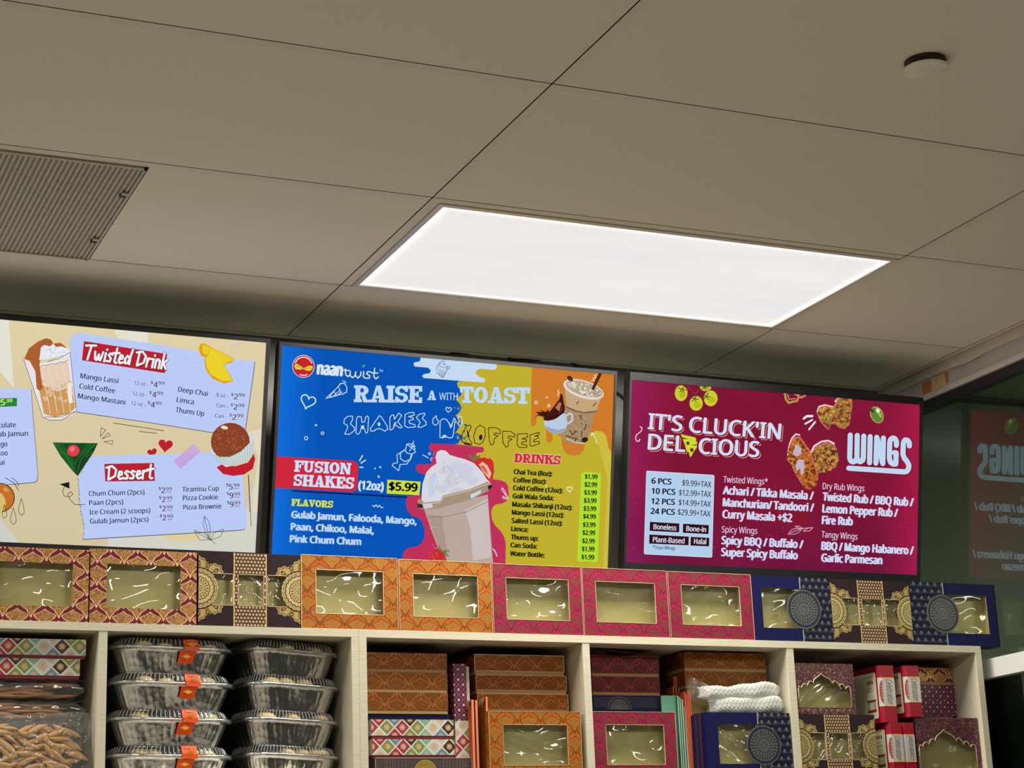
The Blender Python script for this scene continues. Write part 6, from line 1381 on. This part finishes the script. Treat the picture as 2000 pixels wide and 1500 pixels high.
zN = zz(1463, 1392, YW1)
window_box('navy window box with a round medallion, under the bubble wrap', X(1380.5, 1450, YW1), X(1545.5, 1450, YW1), ZF + .0005, zN, YW1, .056, M_NAVY, [(.14, .69, .22, .82)], 321, None, side=M_NAVYPLAIN, uvs=(1.27, 1.0), extra=medallion(.667))
YG = .694
zg = [zz(1416, p, YG) for p in (1346, 1312, 1274.5)]
slim_box('gold-brown damask box behind the bubble wrap, lower one', X(1338, 1330, YG), X(1498, 1330, YG), zg[0], zg[1], YG, .16, M_BRONZE, True, 'gold-brown damask boxes behind the bubble wrap')
slim_box('gold-brown damask box behind the bubble wrap, upper one under the shelf top', X(1336.5, 1295, YG), X(1496, 1295, YG), zg[1], zg[2], YG, .16, M_BRONZE, True, 'gold-brown damask boxes behind the bubble wrap')
carton_under('plain stock carton behind the navy window box, carrying gold-brown boxes', X(1345, 1380, YG), X(1490, 1380, YG), YG + .004, .14, zg[0])
# bubble wrap lying folded on the navy box
M_BUBBLE = bpy.data.materials.new('bubble_wrap_film'); M_BUBBLE.use_nodes = True; nt = M_BUBBLE.node_tree; nt.nodes.clear()
o_ = nt.nodes.new('ShaderNodeOutputMaterial'); ms = nt.nodes.new('ShaderNodeMixShader'); m2 = nt.nodes.new('ShaderNodeMixShader'); tr = nt.nodes.new('ShaderNodeBsdfTransparent'); df = nt.nodes.new('ShaderNodeBsdfDiffuse'); gs = nt.nodes.new('ShaderNodeBsdfGlossy'); fz = nt.nodes.new('ShaderNodeFresnel'); fz.inputs[0].default_value = 1.6
df.inputs[0].default_value = (0.86, 0.88, 0.84, 1); gs.inputs['Roughness'].default_value = .25; ms.inputs[0].default_value = .6
nt.links.new(tr.outputs[0], ms.inputs[1]); nt.links.new(df.outputs[0], ms.inputs[2]); nt.links.new(sheet_fresnel(nt, fz).k, m2.inputs[0]); nt.links.new(ms.outputs[0], m2.inputs[1]); nt.links.new(gs.outputs[0], m2.inputs[2]); nt.links.new(m2.outputs[0], o_.inputs[0])
xw0, xw1 = X(1346, 1360, .65), fx(1536) - .008; t = thing('bubble_wrap', 'crumpled folded bubble wrap lying on the navy window box', 'bubble wrap', ((xw0 + xw1) / 2, .67, zN))
def wrap(x0, x1, zb, zt, yc, d, seed, bub=True):
    """one folded layer; zb, zt give its lower and upper edge along the length"""
    def f(u, v):
        a = 2 * PI * v; e = min(1, 10 * min(u, 1 - u) + .2) ; b_ = 0
        if bub: b_ = .0013 * max(0, math.sin(u * 2 * PI * 18) * math.sin(v * 2 * PI * 13))
        zc_, hh = (zb(u) + zt(u)) / 2, (zt(u) - zb(u)) / 2; sq_ = lambda q: math.copysign(abs(q) ** 0.6, q)
        return (x0 + (x1 - x0) * u + .002 * math.sin(v * 12 + seed), yc + (d * e + b_) * sq_(math.cos(a)) + .003 * math.sin(u * 13 + seed), zc_ + (hh * (0.6 + .4 * e) + b_) * sq_(math.sin(a)) + .0015 * math.sin(u * 21 + v * 5 + seed))
    return f
zq = lambda p: zz(1440, p, .66)
m = MB()
m.grid(wrap(xw0 + .055, xw1 + .004, lambda u: zN + .001 + .012 * max(0, u - .5) ** 1, lambda u: zq(1366 - 7 * u) , .653, .022, 1), 130, 90); m.build('lower_fold', M_BUBBLE, t)
m = MB(); m.grid(wrap(xw0 + .030, xw1 - .004, lambda u: zq(1367 - 5 * u), lambda u: zq(1340 - 8 * max(0, u - .3) + 3 * math.sin(u * 6)), .655, .023, 2), 130, 90); m.build('upper_fold', M_BUBBLE, t)
m = MB(); m.grid(wrap(xw0, xw0 + .085, lambda u: zq(1366 + 12 * u), lambda u: zq(1324 + 26 * u), .655, .020, 3, False), 40, 40); m.build('loose_end', M_BAG, t)
# ---------------------------------------------------------------- fifth cubby: arch boxes, brown mandala box, red cartons, small stack at the back
YE1 = .6265
ARCH = [(.03, .13), (.93, .13), (.93, .47), (.915, .535), (.885, .555), (.855, .53), (.845, .49), (.825, .56), (.79, .60), (.755, .59), (.735, .54), (.715, .61), (.68, .655), (.64, .645), (.62, .60), (.60, .665), (.56, .71), (.52, .725), (.47, .76), (.44, .80), (.41, .76), (.37, .725), (.335, .70), (.305, .655), (.295, .60), (.265, .645), (.235, .64), (.205, .60), (.195, .545), (.165, .585), (.13, .585), (.10, .55), (.09, .49), (.075, .535), (.05, .54), (.033, .51)]
def arch(x0, z0, W, H): return [(x0 + W * a, z0 + H * b) for a, b in ARCH]
def arch_trim(t, x0, z0, W, H, y0):
    P = arch(x0, z0, W, H); m = MB()
    Q = [(x, y0 - .0002, z) for x, z in P]; m.tube(Q[1:] + [Q[0]], .0016, 6); m.build('arch_border', M_ARCHLINE, t)
    b = MB()
    for k in range(9):                                   # row of small scroll prints under the opening
        cx = x0 + W * (.09 + k * .10); cz = z0 + H * .065; n = 10
        b.tube([(cx + .0042 * math.cos(a * PI / 5) * (1 if k % 2 else .6), y0 - .0002, cz + .0032 * math.sin(a * PI / 5)) for a in range(9)], .0006, 5)
    b.build('scroll_print', M_ARCHLINE, t)
zb1, = (zz(1640, 1395.5, YE1),)
window_box('brown mandala box with three windows, under the purple arch box', X(1560.5, 1440, YE1), X(1711, 1440, YE1), ZF + .0005, zb1, YE1, .052, M_BROWN, BW, 401, None, side=M_PURPLE, uvs=(1.43, 1.0), extra=half_mandala)
window_box('purple gift box with a scalloped arch window, on top of the brown mandala box', X(1555, 1345, YE1), X(1669, 1345, YE1), zb1 + .0005, zz(1610, 1296, YE1), YE1, .055, M_ARCH, [arch], 411, 'purple arch window boxes', side=M_PURPLE, extra=arch_trim)
YE2 = .638
window_box('purple gift box with a scalloped arch window, standing at the glass end of the cubby', X(1789, 1440, YE2), X(1922, 1440, YE2) if X(1922, 1440, YE2) < fx(1903.5) - .002 else fx(1903.5) - .002, ZF + .0005, zz(1860, 1402, YE2), YE2, .06, M_ARCH, [arch], 421, 'purple arch window boxes', side=M_PURPLE, extra=arch_trim)
# red cartons with ivory panels and a silver band
def red_box(label, pl, pr, z0, z1, y0, D, flip=False, oval=True):
    x0, x1 = X(pl, 1440, y0), X(pr, 1440, y0); H = z1 - z0
    t = thing('red_carton', label, 'sweet box', ((x0 + x1) / 2, y0 + D / 2, z0), 'red cartons with a silver band')
    m = MB(); bv = .010                                  # front edge on the left is bevelled off
    top = [(x0, y0 + bv), (x0 + bv * .8, y0), (x1, y0), (x1, y0 + D), (x0, y0 + D)]
    for i in range(5):
        a, b = top[i], top[(i + 1) % 5]; m.quad([(a[0], a[1], z0), (b[0], b[1], z0), (b[0], b[1], z1), (a[0], a[1], z1)])
    m.quad([(x, y, z1) for x, y in top]); m.quad([(x, y, z0) for x, y in top][::-1]); m.build('carton', M_RED, t)
    def rr2(u0, u1, v0, v1, r=.006, n=5):
        P = []
        for cx, cy, a0 in ((u1 - r, v1 - r, 0), (u0 + r, v1 - r, 90), (u0 + r, v0 + r, 180), (u1 - r, v0 + r, 270)):
            for k in range(n + 1): a = math.radians(a0 + 90 * k / n); P.append((cx + r * math.cos(a), cy + r * math.sin(a)))
        return P
    xs = x0 - .0005                                     # left face: u runs from the back to the front
    U = lambda u, v: (xs, y0 + D - u, z0 + v); U2 = lambda u, v: (xs - .0004, y0 + D - u, z0 + v); U3 = lambda u, v: (xs - .0008, y0 + D - u, z0 + v)
    w = D - bv
    m = MB(); m.poly([rr2(.004, w - .006, .012, H - .016)], U, 0)
    m.poly([[(w - .052, .030), (w - .012, .030), (w - .012, .060), (w - .052, .060)]], U2, 3)
    for v in (.030, .0555): m.poly([[(w - .052, v), (w - .012, v), (w - .012, v + .006), (w - .052, v + .006)]], U3, 1)
    for k in range(4):
        for q in range(3): m.poly([[(w - .050 + k * .0048 + (0.018 if k > 1 else 0), .037 + q * .006), (w - .0465 + k * .0048 + (0.018 if k > 1 else 0), .037 + q * .006), (w - .048 + k * .0048 + (0.018 if k > 1 else 0), .0425 + q * .006)]], U3, 2)
    m.poly([[(w - .032 + .006 * math.cos(k * PI / 8), .0455 + .007 * math.sin(k * PI / 8)) for k in range(16)]], U3, 0)
    for u0, u1, v in ((w - .054, w - .018, .121), (w - .044, w - .028, .092), (w - .050, w - .022, .084)): m.poly([[(u0, v), (u1, v), (u1, v + .0016), (u0, v + .0016)]], U2, 4)
    for k in range(3): m.poly([[(w - .046 + k * .010, .102), (w - .040 + k * .010, .102), (w - .040 + k * .010, .111), (w - .046 + k * .010, .111)]], U2, 5)
    m.build('ivory_panel', [M_IVORY, M_RUST, M_INKBLACK, M_IVORY, M_GREENPRINT, M_LETTER], t)
    za, zb_ = z0 + H * .28, z0 + H * .785
    m = MB(); yb_ = y0 - .0006
    m.quad([(x0 + bv * .8, yb_, za), (x1, yb_, za), (x1, yb_, zb_), (x0 + bv * .8, yb_, zb_)], 0); m.quad([(x0 - .0005, y0 + bv - .0005, za), (x0 + bv * .8, yb_, za), (x0 + bv * .8, yb_, zb_), (x0 - .0005, y0 + bv - .0005, zb_)], 0)
    for v in (za, zb_ - .0022): m.quad([(x0 + bv * .8, yb_ - .0003, v), (x1, yb_ - .0003, v), (x1, yb_ - .0003, v + .0022), (x0 + bv * .8, yb_ - .0003, v + .0022)], 1)
    if oval:                                             # half of a brown oval wraps onto the bevel
        zc_ = (za + zb_) / 2; hh = (zb_ - za) * .40
        Bv = lambda u, v: (x0 - .001 + (bv * .8 + .0005) * u, y0 + bv - .0008 - bv * u, v)
        P = [(1 - .70 * math.sin(PI * k / 20) , zc_ - hh * math.cos(PI * k / 20)) for k in range(21)]; m.poly([P], Bv, 2)
        for k in range(5): m.poly([rc(.76, zc_ - .016 + k * .0075, .90, zc_ - .0135 + k * .0075)], lambda u, v: (Bv(u, v)[0] - .0002, Bv(u, v)[1] - .0003, v), 0)
    V, Fs, rat = glyphs('Celebration', 0.45); L = (zb_ - za) * .86; cap = (x1 - x0) * .42
    g = lambda x, y: ((x0 + x1) / 2 + .004 - cap * .4 + cap * y, yb_ - .0005, zb_ - (zb_ - za) * .07 - L * x) if not flip else ((x0 + x1) / 2 + .004 + cap * .5 - cap * y, yb_ - .0005, za + (zb_ - za) * .07 + L * x)
    for f in Fs: m.quad([g(*V[i]) for i in f], 3)
    m.build('silver_band', [M_SILVER, M_LABELY, M_RUST, M_LETTER], t); return t
ZR1 = zz(1740, 1410.5, YE1)
red_box('red carton with silver band in the lower row, beside the brown mandala box', 1736, 1762.5, ZF + .0005, ZR1, YE1 + .004, .15)
red_box('red carton with silver band in the lower row, lettering turned, beside the purple arch box', 1763, 1786, ZF + .0005, ZR1, YE1 + .006, .15, True, False)
red_box('red carton with silver band in the upper row, next to the upper arch box', 1727.5, 1756.5, ZR1 + .0005, zz(1740, 1299, YE1), YE1 + .006, .15)
red_box('red carton with silver band in the upper row, next to the small stack', 1778, 1806.5, max(ZR1, zz(1860, 1402, YE2)) + .0008, zz(1790, 1300, YE1), YE1 + .003, .15)
YK = .722
zk = [zz(1830, p, YK) for p in (1398.5, 1368.5, 1337.5, 1304)]
slim_box('purple dotted box at the bottom of the small stack near the glass', X(1795, 1385, YK), X(1868, 1385, YK), zk[0], zk[1], YK, .15, M_DOTS, False, 'purple dotted boxes in the small stack')
slim_box('purple dotted box in the middle of the small stack near the glass', X(1793, 1352, YK), X(1864.5, 1352, YK), zk[1], zk[2], YK, .15, M_DOTS, False, 'purple dotted boxes in the small stack')
slim_box('maroon and gold damask box on top of the small stack near the glass', X(1790, 1320, YK), X(1860, 1320, YK), zk[2], zk[3], YK, .15, M_MAROON, True)
carton_under('plain stock carton behind the purple arch box, carrying the dotted boxes', X(1800, 1390, YK), X(1862, 1390, YK), YK + .004, .13, zk[0])
